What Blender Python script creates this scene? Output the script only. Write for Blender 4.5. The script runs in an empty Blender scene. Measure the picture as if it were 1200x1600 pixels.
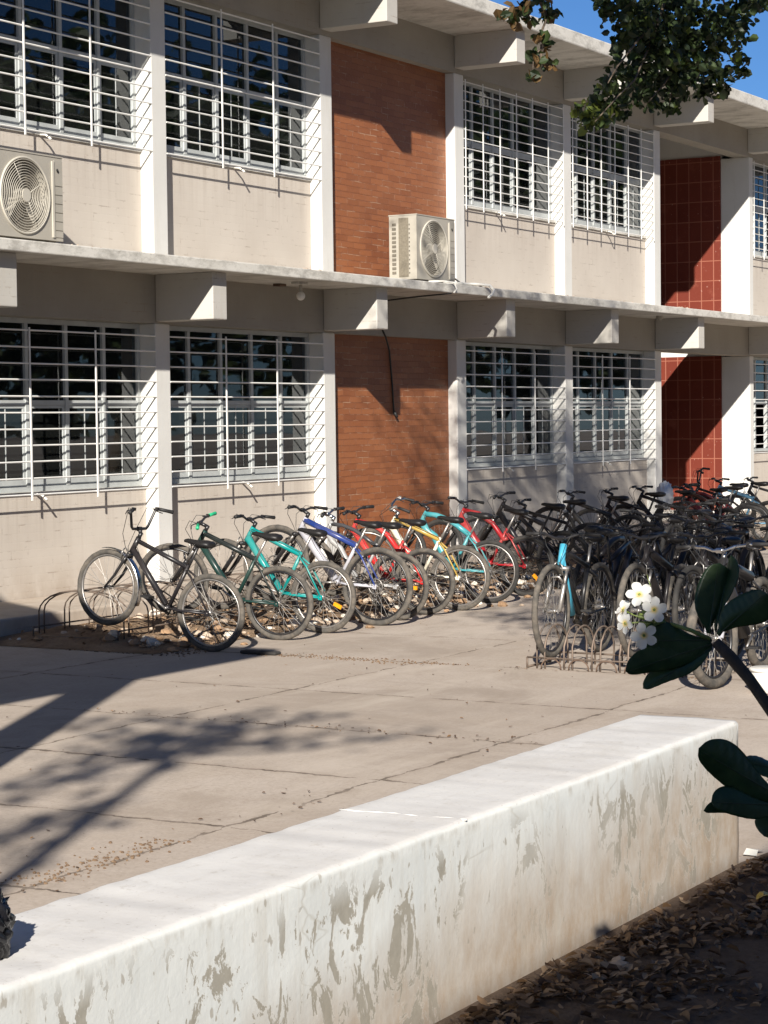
import bpy, math, random
from mathutils import Vector, Matrix, noise
random.seed(7)
C = bpy.context.scene
COL = C.collection
PI = math.pi
# ------------------------------------------------------------------ camera model
CAMH = 1.97
YAW, PITCH, ROLL, FPX = .527, .0444, .0119, 3300.0
_a = Vector((math.cos(YAW)*math.cos(PITCH), math.sin(YAW)*math.cos(PITCH), -math.sin(PITCH)))
_r = Vector((math.sin(YAW), -math.cos(YAW), 0.))
_d = _a.cross(_r)
_R = math.cos(ROLL)*_r + math.sin(ROLL)*_d
_D = -math.sin(ROLL)*_r + math.cos(ROLL)*_d
CAM = Vector((0, 0, CAMH))
def ray(px, py): return _a + _R*((px-600)/FPX) + _D*((py-800)/FPX)
def atd(px, py, d): return CAM + ray(px, py)*d
def atY(px, py, Y): v = ray(px, py); return CAM + v*(Y/v.y)
def atX(px, py, X): v = ray(px, py); return CAM + v*(X/v.x)
def atZ(px, py, Z=0): v = ray(px, py); return CAM + v*((Z-CAMH)/v.z)
SUN = Vector((2.07, 1.0, -1.16)).normalized()
def up_sun(p, z):                     # the point at height z whose shadow falls on p
    return Vector(p) - SUN*((z-p[2])/(-SUN.z))*1.0 if False else Vector(p) + SUN*((z-p[2])/SUN.z)

# ------------------------------------------------------------------ mesh helper
class M:
    def __init__(s): s.v = []; s.f = []; s.m = []; s.sm = []
    def add(s, vs, fs, mi=0, sm=False):
        o = len(s.v); s.v += [tuple(p) for p in vs]
        for f in fs: s.f.append(tuple(i+o for i in f)); s.m.append(mi); s.sm.append(sm)
    def box(s, x0, x1, y0, y1, z0, z1, mi=0):
        v = [(x, y, z) for z in (z0, z1) for y in (y0, y1) for x in (x0, x1)]
        s.add(v, [(0,2,3,1),(4,5,7,6),(0,1,5,4),(2,6,7,3),(0,4,6,2),(1,3,7,5)], mi)
    def obox(s, mat, sx, sy, sz, mi=0):
        v = [mat @ Vector((x*sx/2, y*sy/2, z*sz/2)) for z in (-1,1) for y in (-1,1) for x in (-1,1)]
        s.add(v, [(0,2,3,1),(4,5,7,6),(0,1,5,4),(2,6,7,3),(0,4,6,2),(1,3,7,5)], mi)
    def tube(s, pts, r, n=8, mi=0, cap=True, sm=True, closed=False, sc=None):
        pts = [Vector(p) for p in pts]; N = len(pts)
        rr = r if isinstance(r, (list, tuple)) else [r]*N
        rings = []; prev = None
        for i, p in enumerate(pts):
            if closed: t = pts[(i+1) % N]-pts[i-1]
            else: t = pts[min(i+1, N-1)]-pts[max(i-1, 0)]
            if t.length < 1e-9: t = Vector((0,0,1))
            t.normalize()
            if prev is None:
                u = t.orthogonal().normalized()
                if abs(t.y) < .9: u = (Vector((0,1,0))-t*t.y).normalized()
            else:
                u = prev - t*prev.dot(t)
                u = u.normalized() if u.length > 1e-6 else t.orthogonal().normalized()
            prev = u; w = t.cross(u)
            a, b = (sc if sc else (1, 1))
            rings.append([p+(u*math.cos(2*PI*k/n)*a+w*math.sin(2*PI*k/n)*b)*rr[i] for k in range(n)])
        v = [q for rg in rings for q in rg]; f = []
        for i in range(N if closed else N-1):
            j = (i+1) % N
            for k in range(n):
                k2 = (k+1) % n; f.append((i*n+k, i*n+k2, j*n+k2, j*n+k))
        if cap and not closed: f.append(tuple(range(n-1, -1, -1))); f.append(tuple((N-1)*n+k for k in range(n)))
        s.add(v, f, mi, sm)
    def torus(s, c, axis, R, r, N=32, n=8, mi=0, sc=(1,1)):
        axis = Vector(axis).normalized(); u = axis.orthogonal().normalized(); w = axis.cross(u); c = Vector(c)
        v = []; f = []
        for i in range(N):
            e = u*math.cos(2*PI*i/N)+w*math.sin(2*PI*i/N)
            for k in range(n):
                a = 2*PI*k/n; v.append(c+e*(R+r*sc[0]*math.cos(a))+axis*r*sc[1]*math.sin(a))
        for i in range(N):
            j = (i+1) % N
            for k in range(n):
                k2 = (k+1) % n; f.append((i*n+k, j*n+k, j*n+k2, i*n+k2))
        s.add(v, f, mi, True)
    def disc(s, c, axis, R, h, N=24, mi=0):
        axis = Vector(axis).normalized(); c = Vector(c)
        s.tube([c-axis*h/2, c+axis*h/2], R, N, mi, sm=False)
    def build(s, name, mats, parent=None, kind=None, sharp=False):
        me = bpy.data.meshes.new(name)
        me.from_pydata(s.v, [], s.f)
        if not isinstance(mats, (list, tuple)): mats = [mats]
        for m in mats: me.materials.append(m)
        me.polygons.foreach_set('material_index', s.m)
        me.polygons.foreach_set('use_smooth', s.sm)
        me.update()
        o = bpy.data.objects.new(name, me); COL.objects.link(o)
        if parent is not None: o.parent = parent
        if kind: o['kind'] = kind
        return o
def inst(name, me, parent):
    o = bpy.data.objects.new(name, me); COL.objects.link(o); o.parent = parent; return o
def tag(o, label, cat, group=None, kind=None):
    if label: o['label'] = label
    if cat: o['category'] = cat
    if group: o['group'] = group
    if kind: o['kind'] = kind
    return o
def empty(name, loc=(0,0,0), label=None, cat=None, group=None):
    o = bpy.data.objects.new(name, None); COL.objects.link(o); o.location = loc; o.empty_display_size = .1
    return tag(o, label, cat, group)
def bevel(o, w=.008, seg=2):
    b = o.modifiers.new('bevel', 'BEVEL'); b.width = w; b.segments = seg; b.limit_method = 'ANGLE'; return o

# ------------------------------------------------------------------ materials
class N:
    def __init__(s, name):
        s.mat = bpy.data.materials.new(name); s.mat.use_nodes = True
        s.t = s.mat.node_tree; s.n = s.t.nodes; s.l = s.t.links
        s.b = s.n['Principled BSDF']; s.out = s.n['Material Output']
    def node(s, ty, **kw):
        n = s.n.new(ty)
        for k, v in kw.items(): setattr(n, k, v)
        return n
    def put(s, sock, val):
        if isinstance(val, bpy.types.NodeSocket): s.l.new(val, sock)
        elif val is not None:
            if hasattr(sock.default_value, '__len__') and not isinstance(val, (int, float)) and len(val) == 3 and len(sock.default_value) == 4: val = (*val, 1)
            sock.default_value = val
    def pos(s, kind='pos'):
        if kind == 'pos': return s.node('ShaderNodeNewGeometry').outputs['Position']
        return s.node('ShaderNodeTexCoord').outputs['Object']
    def map(s, v, scale=(1,1,1), loc=(0,0,0), rot=(0,0,0)):
        m = s.node('ShaderNodeMapping'); s.put(m.inputs[0], v)
        m.inputs['Scale'].default_value = scale; m.inputs['Location'].default_value = loc; m.inputs['Rotation'].default_value = rot
        return m.outputs[0]
    def noise(s, v, scale, detail=4, rough=.55, dist=0):
        n = s.node('ShaderNodeTexNoise'); s.put(n.inputs['Vector'], v)
        n.inputs['Scale'].default_value = scale; n.inputs['Detail'].default_value = detail
        n.inputs['Roughness'].default_value = rough; n.inputs['Distortion'].default_value = dist
        return n.outputs['Fac']
    def vor(s, v, scale, feature='F1'):
        n = s.node('ShaderNodeTexVoronoi', feature=feature); s.put(n.inputs['Vector'], v); n.inputs['Scale'].default_value = scale
        return n.outputs['Distance']
    def ramp(s, f, stops, interp='LINEAR'):
        r = s.node('ShaderNodeValToRGB'); s.put(r.inputs[0], f); r.color_ramp.interpolation = interp
        e = r.color_ramp.elements
        while len(e) < len(stops): e.new(.5)
        for i, (p, c) in enumerate(stops):
            e[i].position = p; e[i].color = (c, c, c, 1) if isinstance(c, (int, float)) else (*c, 1)
        return r.outputs[0]
    def math(s, op, a, b=None, c=None, clamp=False):
        m = s.node('ShaderNodeMath', operation=op); m.use_clamp = clamp
        s.put(m.inputs[0], a)
        if b is not None: s.put(m.inputs[1], b)
        if c is not None: s.put(m.inputs[2], c)
        return m.outputs[0]
    def mix(s, f, a, b, blend='MIX'):
        m = s.node('ShaderNodeMix', data_type='RGBA', blend_type=blend)
        s.put(m.inputs['Factor'], f); s.put(m.inputs[6], a); s.put(m.inputs[7], b); return m.outputs[2]
    def sep(s, v):
        n = s.node('ShaderNodeSeparateXYZ'); s.put(n.inputs[0], v); return n.outputs
    def comb(s, x, y, z=0):
        n = s.node('ShaderNodeCombineXYZ'); s.put(n.inputs[0], x); s.put(n.inputs[1], y); s.put(n.inputs[2], z); return n.outputs[0]
    def bump(s, h, strength=.3, dist=.01):
        b = s.node('ShaderNodeBump'); s.put(b.inputs['Height'], h); b.inputs['Strength'].default_value = strength; b.inputs['Distance'].default_value = dist
        s.l.new(b.outputs[0], s.b.inputs['Normal'])
    def fin(s, col=None, rough=.6, metal=0, spec=None):
        if col is not None: s.put(s.b.inputs['Base Color'], col)
        s.put(s.b.inputs['Roughness'], rough); s.put(s.b.inputs['Metallic'], metal)
        if spec is not None: s.b.inputs['Specular IOR Level'].default_value = spec
        return s.mat
def flat(name, col, rough=.5, metal=0, var=.12, sc=14, dust=0, spec=None):
    n = N(name); P = n.pos('obj'); f = n.noise(P, sc, 5)
    c = n.mix(n.ramp(f, [(.3, 0), (.7, 1)]), [x*(1-var) for x in col], [min(1, x*(1+var)) for x in col])
    if dust:
        d = n.ramp(n.noise(P, sc*.6, 6, .65), [(.42, 0), (.72, dust)])
        c = n.mix(d, c, (.33, .27, .21))
    r = n.math('ADD', rough-.06, n.math('MULTIPLY', f, .14))
    return n.fin(c, r, metal, spec)

def m_white():
    n = N('white_paint'); P = n.pos()
    a = n.noise(P, 1.3, 6, .6); st = n.noise(n.map(P, (5, 5, .7)), 1.5, 6, .65)
    c = n.mix(n.ramp(a, [(.35, 0), (.75, 1)]), (.58, .57, .54), (.65, .64, .61))
    c = n.mix(n.ramp(st, [(.56, 0), (.78, .45)]), c, (.46, .43, .38))
    c = n.mix(n.ramp(n.noise(P, 34, 3), [(.68, 0), (.76, .4)]), c, (.35, .31, .27))
    n.bump(n.noise(P, 60, 4), .15, .004)
    return n.fin(c, .75, spec=.25)
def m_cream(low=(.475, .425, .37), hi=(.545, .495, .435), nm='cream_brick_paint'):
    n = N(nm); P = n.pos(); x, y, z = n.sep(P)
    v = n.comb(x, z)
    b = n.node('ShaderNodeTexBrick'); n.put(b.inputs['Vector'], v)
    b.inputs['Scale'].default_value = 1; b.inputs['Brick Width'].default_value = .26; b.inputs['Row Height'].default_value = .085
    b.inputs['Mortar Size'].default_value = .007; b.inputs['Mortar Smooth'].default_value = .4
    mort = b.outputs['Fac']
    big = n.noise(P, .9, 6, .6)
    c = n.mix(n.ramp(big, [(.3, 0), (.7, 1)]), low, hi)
    crack = n.ramp(n.noise(n.map(P, (1, 1, 2)), 4.2, 4, .75), [(.54, 0), (.68, .7)])
    c = n.mix(n.math('MULTIPLY', mort, crack), c, (.27, .22, .18))
    spots = n.ramp(n.noise(n.map(P, (1, 1, 2.2)), 8, 5, .7), [(.64, 0), (.76, .5)])
    c = n.mix(spots, c, (.30, .25, .21))
    drip = n.ramp(n.noise(n.map(P, (9, 9, .5)), 1.2, 5, .6), [(.55, 0), (.8, .3)])
    c = n.mix(drip, c, (.42, .35, .29))
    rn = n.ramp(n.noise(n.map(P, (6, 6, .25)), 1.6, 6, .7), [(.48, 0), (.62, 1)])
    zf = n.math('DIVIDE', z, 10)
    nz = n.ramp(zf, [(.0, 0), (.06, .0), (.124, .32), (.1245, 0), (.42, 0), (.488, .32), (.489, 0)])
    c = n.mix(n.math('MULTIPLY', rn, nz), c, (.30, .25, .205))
    foot = n.math('MULTIPLY', n.ramp(zf, [(.015, 1), (.06, 0)]), n.ramp(n.noise(n.map(P, (1, 1, .6)), 2.6, 7, .7), [(.38, 0), (.62, .7)]))
    c = n.mix(foot, c, (.33, .265, .205))
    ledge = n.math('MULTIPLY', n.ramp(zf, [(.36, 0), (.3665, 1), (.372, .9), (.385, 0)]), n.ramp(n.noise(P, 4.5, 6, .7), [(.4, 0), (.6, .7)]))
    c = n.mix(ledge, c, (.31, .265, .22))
    h = n.math('SUBTRACT', n.math('MULTIPLY', n.noise(P, 40, 4), .35), n.math('MULTIPLY', mort, .5))
    n.bump(h, .14, .006)
    return n.fin(c, .8, spec=.2)
def m_brick():
    n = N('orange_brick'); P = n.pos(); x, y, z = n.sep(P)
    w = n.noise(P, 2.2, 3)
    v = n.comb(x, n.math('ADD', z, n.math('MULTIPLY', w, .02)))
    b = n.node('ShaderNodeTexBrick'); n.put(b.inputs['Vector'], v)
    b.inputs['Scale'].default_value = 1; b.inputs['Brick Width'].default_value = .3; b.inputs['Row Height'].default_value = .078
    b.inputs['Mortar Size'].default_value = .006; b.inputs['Mortar Smooth'].default_value = .3; b.inputs['Bias'].default_value = -.2
    b.inputs['Color1'].default_value = (.285, .102, .04, 1); b.inputs['Color2'].default_value = (.178, .056, .022, 1); b.inputs['Mortar'].default_value = (.2, .066, .027, 1)
    c = n.mix(n.ramp(n.noise(P, 1.1, 5, .6), [(.3, 0), (.75, .6)]), b.outputs['Color'], (.30, .118, .05))
    lightm = n.math('MULTIPLY', b.outputs['Fac'], n.ramp(n.noise(n.map(P, (1, 1, 2.5)), 2.6, 4, .7), [(.50, 0), (.62, .8)]))
    c = n.mix(lightm, c, (.42, .26, .17))
    c = n.mix(n.ramp(n.noise(P, 30, 3), [(.66, 0), (.76, .5)]), c, (.14, .05, .03))
    h = n.math('SUBTRACT', n.math('MULTIPLY', n.noise(P, 24, 5), .5), b.outputs['Fac'])
    n.bump(h, .8, .012)
    return n.fin(c, .5, spec=.4)
def m_tile():
    n = N('red_wall_tile'); P = n.pos(); x, y, z = n.sep(P)
    v = n.comb(n.math('ADD', y, -14.15+24), n.math('ADD', z, -.05+.36))
    b = n.node('ShaderNodeTexBrick', offset=0, squash=1); n.put(b.inputs['Vector'], v)
    b.inputs['Scale'].default_value = 1; b.inputs['Brick Width'].default_value = .24; b.inputs['Row Height'].default_value = .365
    b.inputs['Mortar Size'].default_value = .008; b.inputs['Mortar Smooth'].default_value = .1
    b.inputs['Color1'].default_value = (.165, .032, .018, 1); b.inputs['Color2'].default_value = (.135, .025, .015, 1); b.inputs['Mortar'].default_value = (.30, .11, .07, 1)
    c = n.mix(n.ramp(n.noise(P, 3, 6, .7), [(.58, 0), (.75, .45)]), b.outputs['Color'], (.33, .11, .07))
    c = n.mix(n.ramp(n.noise(P, 22, 3), [(.7, 0), (.74, .7)]), c, (.55, .36, .3))
    n.bump(n.math('SUBTRACT', n.math('MULTIPLY', n.noise(P, 6, 3), .3), b.outputs['Fac']), .35, .006)
    return n.fin(c, .42)
def m_court():
    n = N('court_concrete'); P = n.pos(); x, y, z = n.sep(P)
    big = n.noise(P, .35, 7, .62); mid = n.noise(P, 2.1, 7, .65); fine = n.noise(P, 38, 5, .7)
    st = n.noise(n.map(P, (.5, 2.4, 1), rot=(0, 0, .25)), .8, 6, .62)
    c = n.mix(n.ramp(big, [(.3, 0), (.7, 1)]), (.425, .362, .305), (.52, .452, .388))
    c = n.mix(n.ramp(mid, [(.42, 0), (.75, .5)]), c, (.36, .29, .225))
    c = n.mix(n.ramp(st, [(.5, 0), (.72, .45)]), c, (.49, .425, .35))
    c = n.mix(n.ramp(n.noise(P, .9, 5, .6, 1.2), [(.55, 0), (.68, .42)]), c, (.29, .235, .185))
    c = n.mix(n.ramp(fine, [(.35, .35), (.6, 0)]), c, (.27, .22, .18))
    c = n.mix(n.ramp(n.noise(P, 60, 3), [(.62, 0), (.72, .6)]), c, (.17, .13, .10))
    c = n.mix(n.ramp(n.noise(P, 13, 6, .75), [(.5, 0), (.7, .32)]), c, (.27, .22, .175))
    c = n.mix(n.ramp(n.noise(n.map(P, (1, 1, 1), loc=(5, 5, 0)), 52, 3), [(.66, 0), (.74, .5)]), c, (.62, .56, .49))
    ids = []
    for ax, vals, kx in ((x, (14.78, 12.92, 11.36, 9.86, 8.38, 6.9, 16.6, 18.4), 1.37), (y, (10.72, 8.3, 5.78, 3.9, 1.4), 7.91)):
        for v in vals: ids.append(n.math('MULTIPLY', n.math('GREATER_THAN', ax, v), kx))
    sid = ids[0]
    for q in ids[1:]: sid = n.math('ADD', sid, q)
    wn = n.node('ShaderNodeTexWhiteNoise', noise_dimensions='1D'); n.put(wn.inputs['W'], sid)
    c = n.mix(n.math('MULTIPLY', wn.outputs['Value'], .4), c, (.36, .30, .245))
    oil = n.ramp(n.noise(n.map(P, (1, .6, 1)), .55, 6, .72, .8), [(.54, 0), (.66, .5)])
    c = n.mix(oil, c, (.285, .235, .19))
    pale = n.ramp(n.noise(n.map(P, (.4, 1.6, 1), loc=(9, 2, 0)), 1.1, 6, .65), [(.52, 0), (.7, .5)])
    c = n.mix(pale, c, (.54, .47, .395))
    wob = n.math('MULTIPLY', n.math('SUBTRACT', n.noise(P, 1.7, 5, .7), .5), .16)
    wob2 = n.math('MULTIPLY', n.math('SUBTRACT', n.noise(P, 9, 3), .5), .05)
    w = n.math('ADD', wob, wob2)
    lines = None; soft = None
    for ax, vals in ((x, (14.78, 12.92, 11.36, 9.86, 8.38, 6.9, 16.6, 18.4)), (y, (10.72, 8.3, 5.78, 3.9, 1.4))):
        for v in vals:
            dd = n.math('ABSOLUTE', n.math('SUBTRACT', n.math('ADD', ax, w), v))
            lines = dd if lines is None else n.math('MINIMUM', lines, dd)
    br = n.noise(P, 3.1, 4, .7)
    wd = n.math('MULTIPLY', n.ramp(br, [(.38, .0), (.62, 1)]), .020)
    mask = n.math('LESS_THAN', lines, wd)
    halo = n.math('MULTIPLY', n.math('SUBTRACT', 1, n.math('MULTIPLY', lines, 9), clamp=True), n.ramp(br, [(.4, 0), (.7, .42)]))
    c = n.mix(halo, c, (.27, .205, .15))
    c = n.mix(n.math('MULTIPLY', mask, n.ramp(n.noise(P, 5, 4), [(.35, .35), (.6, .85)])), c, (.10, .078, .06))
    h = n.math('SUBTRACT', n.math('ADD', n.math('MULTIPLY', fine, .3), n.math('MULTIPLY', mid, .6)), mask)
    n.bump(h, .35, .012)
    return n.fin(c, .85, spec=.2)
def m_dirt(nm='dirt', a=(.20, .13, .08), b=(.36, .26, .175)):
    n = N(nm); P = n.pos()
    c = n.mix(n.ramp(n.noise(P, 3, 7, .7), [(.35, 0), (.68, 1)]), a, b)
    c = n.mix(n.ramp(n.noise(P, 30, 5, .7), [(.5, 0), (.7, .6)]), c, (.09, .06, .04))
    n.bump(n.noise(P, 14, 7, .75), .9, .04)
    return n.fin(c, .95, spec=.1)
def m_slab():
    n = N('weathered_white_slab'); P = n.pos()
    c = n.mix(n.ramp(n.noise(P, 1.1, 6, .6), [(.3, 0), (.7, 1)]), (.52, .50, .45), (.62, .60, .555))
    c = n.mix(n.ramp(n.noise(n.map(P, (2.2, 1, 5)), 1.6, 7, .72), [(.46, 0), (.66, .8)]), c, (.28, .265, .235))
    c = n.mix(n.ramp(n.noise(P, 16, 5, .7), [(.58, 0), (.7, .5)]), c, (.27, .24, .2))
    n.bump(n.noise(P, 30, 5), .3, .006)
    return n.fin(c, .85, spec=.2)
def m_bench():
    n = N('flaking_whitewash'); P = n.pos(); x, y, z = n.sep(P)
    top = n.sep(n.node('ShaderNodeNewGeometry').outputs['Normal'])[2]
    ist = n.ramp(top, [(.5, 0), (.8, 1)])
    side = n.mix(n.ramp(n.noise(P, 1.5, 6, .6), [(.35, 0), (.7, 1)]), (.60, .62, .61), (.70, .71, .69))
    # brown splash on the foot of the wall, ragged upper border
    zz = n.math('ADD', z, n.math('MULTIPLY', n.math('SUBTRACT', n.noise(n.map(P, (3, 3, .6)), 1.6, 7, .7), .5), .42))
    xb = n.math('MULTIPLY', n.math('SUBTRACT', x, 6.4), .09)
    soil = n.ramp(n.math('SUBTRACT', zz, xb), [(.04, .95), (.22, .75), (.5, 0)])
    soil = n.math('MULTIPLY', soil, n.ramp(n.noise(n.map(P, (4, 4, 2.2)), 1.6, 8, .72), [(.3, .55), (.62, 1)]))
    side = n.mix(soil, side, (.35, .26, .178))
    # vertical grey runs
    run = n.ramp(n.noise(n.map(P, (7, 7, .55)), 1.5, 6, .62), [(.54, 0), (.72, .5)])
    side = n.mix(run, side, (.47, .44, .38))
    run2 = n.ramp(n.noise(n.map(P, (20, 20, 3)), 1, 7, .7), [(.55, 0), (.72, .25)])
    side = n.mix(run2, side, (.56, .51, .43))
    # flaked patches: bare grey render
    pz = n.ramp(n.noise(n.map(P, (1, 1, .5), loc=(3, 0, 0)), 1.7, 2, .5), [(.38, 0), (.5, 1)])
    pn1 = n.noise(n.map(P, (5.0, 5.0, 2.7)), 1.15, 10, .68, .9)
    pn2 = n.math('SUBTRACT', n.noise(n.map(P, (13, 13, 6.5)), 1.3, 8, .68, .6), .045)
    pn = n.math('MAXIMUM', pn1, pn2)
    patch = n.math('MULTIPLY', n.ramp(pn, [(.548, 0), (.556, 1)]), pz)
    hz = n.ramp(z, [(.0, .5), (.08, 1), (.5, 1), (.6, 0)])
    patch = n.math('MULTIPLY', patch, hz)
    edge = n.math('MULTIPLY', n.ramp(pn, [(.538, 0), (.547, 1), (.556, 0)]), pz)
    side = n.mix(n.math('MULTIPLY', patch, .9), side, n.mix(n.noise(P, 30, 4), (.25, .23, .185), (.37, .34, .285)))
    side = n.mix(n.math('MULTIPLY', edge, .35), side, (.8, .78, .74))
    dots = n.ramp(n.noise(n.map(P, (1, 1, .5)), 26, 3, .5), [(.69, 0), (.72, .7)])
    side = n.mix(dots, side, (.33, .3, .25))
    ck = n.ramp(n.vor(n.map(n.mix(.25, P, n.node('ShaderNodeTexNoise').outputs['Color']), (1.1, 1.1, 1.1)), 1.6, 'DISTANCE_TO_EDGE'), [(0, 1), (.007, 0)])
    side = n.mix(n.math('MULTIPLY', ck, n.ramp(n.noise(P, 2.2, 3), [(.54, 0), (.62, .4)])), side, (.36, .33, .27))
    lip = n.math('MULTIPLY', n.ramp(z, [(.57, 0), (.6, 1), (.618, 0)]), n.ramp(n.noise(n.map(P, (1, 1, .3)), 11, 5, .7), [(.5, 0), (.62, .55)]))
    side = n.mix(lip, side, (.36, .33, .28))
    tc = n.mix(n.ramp(n.noise(P, 2.4, 7, .6), [(.3, 0), (.72, 1)]), (.56, .545, .525), (.66, .65, .63))
    tc = n.mix(n.ramp(n.noise(n.map(P, (1, 3, 1)), 7, 6, .7), [(.55, 0), (.75, .4)]), tc, (.48, .45, .41))
    tc = n.mix(n.ramp(n.noise(P, 70, 2), [(.68, 0), (.74, .6)]), tc, (.3, .27, .24))
    tc = n.mix(n.ramp(n.noise(P, 1.1, 7, .7, .5), [(.52, 0), (.64, .5)]), tc, (.50, .475, .44))
    tc = n.mix(n.ramp(n.noise(P, 17, 5, .7), [(.6, 0), (.68, .45)]), tc, (.42, .39, .35))
    c = n.mix(ist, side, tc)
    h = n.math('SUBTRACT', n.math('ADD', n.noise(P, 45, 5), n.math('MULTIPLY', n.noise(P, 5, 4), 1.4)), n.math('MULTIPLY', patch, 1.1))
    n.bump(h, .16, .006)
    return n.fin(c, .82, spec=.2)
def m_glass(nm='window_glass', tint=(.7, .78, .76), clear=.55):
    n = N(nm); n.n.remove(n.b)
    g = n.node('ShaderNodeBsdfGlossy'); g.inputs['Roughness'].default_value = .015; g.inputs['Color'].default_value = (.9, .95, 1, 1)
    t = n.node('ShaderNodeBsdfTransparent'); t.inputs['Color'].default_value = (*[x*clear for x in tint], 1)
    d = n.node('ShaderNodeBsdfDiffuse'); d.inputs['Color'].default_value = (.10, .11, .105, 1)
    P = n.pos(); bp = n.node('ShaderNodeBump'); bp.inputs['Strength'].default_value = .05; bp.inputs['Distance'].default_value = .01
    n.put(bp.inputs['Height'], n.noise(P, 2.2, 2)); n.l.new(bp.outputs[0], g.inputs['Normal'])
    fr = n.node('ShaderNodeFresnel'); fr.inputs['IOR'].default_value = 1.62
    m1 = n.node('ShaderNodeMixShader'); m1.inputs[0].default_value = .08; n.l.new(t.outputs[0], m1.inputs[1]); n.l.new(d.outputs[0], m1.inputs[2])
    m2 = n.node('ShaderNodeMixShader'); n.l.new(fr.outputs[0], m2.inputs[0]); n.l.new(m1.outputs[0], m2.inputs[1]); n.l.new(g.outputs[0], m2.inputs[2])
    n.l.new(m2.outputs[0], n.out.inputs['Surface']); return n.mat
def m_leaf(nm, a, b, trans=.35, rough=.45, sc=3):
    n = N(nm); P = n.pos()
    c = n.mix(n.ramp(n.noise(P, sc, 4), [(.35, 0), (.65, 1)]), a, b)
    n.fin(c, rough)
    tr = n.node('ShaderNodeBsdfTranslucent'); n.put(tr.inputs['Color'], n.mix(.5, c, [x*1.6 for x in b]))
    m = n.node('ShaderNodeMixShader'); m.inputs[0].default_value = trans
    n.l.new(n.b.outputs[0], m.inputs[1]); n.l.new(tr.outputs[0], m.inputs[2]); n.l.new(m.outputs[0], n.out.inputs['Surface'])
    return n.mat
def m_petal():
    n = N('white_petal'); P = n.pos('obj')
    ln = n.node('ShaderNodeVectorMath', operation='LENGTH'); n.put(ln.inputs[0], P)
    c = n.mix(n.ramp(ln.outputs['Value'], [(.002, 1), (.0115, 0)]), (.86, .85, .80), (.85, .62, .05))
    n.fin(c, .5)
    tr = n.node('ShaderNodeBsdfTranslucent'); n.put(tr.inputs['Color'], c)
    m = n.node('ShaderNodeMixShader'); m.inputs[0].default_value = .35
    n.l.new(n.b.outputs[0], m.inputs[1]); n.l.new(tr.outputs[0], m.inputs[2]); n.l.new(m.outputs[0], n.out.inputs['Surface'])
    return n.mat
def m_bark(nm, a, b):
    n = N(nm); P = n.pos()
    c = n.mix(n.noise(n.map(P, (3, 3, .8)), 9, 6, .7), a, b); n.bump(n.noise(n.map(P, (3, 3, .8)), 12, 6), .6, .02)
    return n.fin(c, .9, spec=.15)

WHITE = m_white(); CREAM = m_cream(); BRICK = m_brick(); TILE = m_tile(); COURT = m_court(); DIRT = m_dirt(); SLAB = m_slab(); BENCH = m_bench()
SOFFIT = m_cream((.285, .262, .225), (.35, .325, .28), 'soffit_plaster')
BEAMM = m_cream((.43, .41, .37), (.50, .48, .44), 'beam_plaster')
GLASS = m_glass(); GLASS2 = m_glass('window_glass_pale', (.8, .95, .88), .75)
GRILLE = flat('grille_paint', (.74, .73, .70), .5, 0, .08, 6)
FRAME = flat('window_frame_paint', (.40, .42, .415), .5, 0, .12, 5)
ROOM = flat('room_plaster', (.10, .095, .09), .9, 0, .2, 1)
CURT = flat('blue_curtain', (.06, .08, .20), .9, 0, .25, 3)
ACP = flat('unit_casing_paint', (.36, .335, .285), .45, 0, .06, 3)
ACL = flat('unit_trim_paint', (.47, .44, .375), .45, 0, .05, 3)
ACD = flat('unit_dark_recess', (.13, .115, .09), .7, 0, .2, 20)
ACC = flat('unit_coil', (.16, .14, .105), .7, 0, .2, 40)
PVC = flat('white_pipe', (.7, .68, .62), .4)
BLACKW = flat('black_cable', (.02, .02, .02), .6)
RUST = flat('rusty_steel', (.13, .085, .06), .75, .3, .35, 12)
RACKM = flat('rack_steel', (.19, .145, .115), .65, .45, .3, 9)
STONE = flat('rubble_stone', (.42, .33, .25), .9, 0, .4, 6)
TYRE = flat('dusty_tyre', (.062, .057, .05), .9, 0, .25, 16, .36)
TYRE_SHADE = flat('shaded_tyre', (.022, .021, .020), .85, 0, .3, 16, .08)  # tyre colour darkened for the bicycles that stand in shade
CHROME = flat('chrome', (.6, .6, .6), .25, 1, .1, 10)
ALU = flat('dull_alloy', (.34, .32, .30), .4, .8, .15, 12)
BLKP = flat('black_paint', (.014, .014, .016), .32, 0, .3, 9, .06)
RUBBER = flat('black_rubber', (.014, .013, .013), .65, 0, .2, 12)
SADM = flat('black_saddle', (.012, .011, .011), .5, 0, .2, 12)
SPOKE = flat('steel_spoke', (.38, .36, .33), .4, .8, .1, 10)
SPOKE_SHADE = flat('shaded_spoke', (.07, .065, .06), .5, .6, .1, 10)  # spoke colour darkened to match, shade put into the paint
GRN = flat('green_grip', (.02, .36, .17), .5)
ORNG = flat('orange_reflector', (.75, .28, .01), .3)
CHAINM = flat('oily_chain', (.09, .075, .06), .5, .7, .3, 40)

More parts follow.
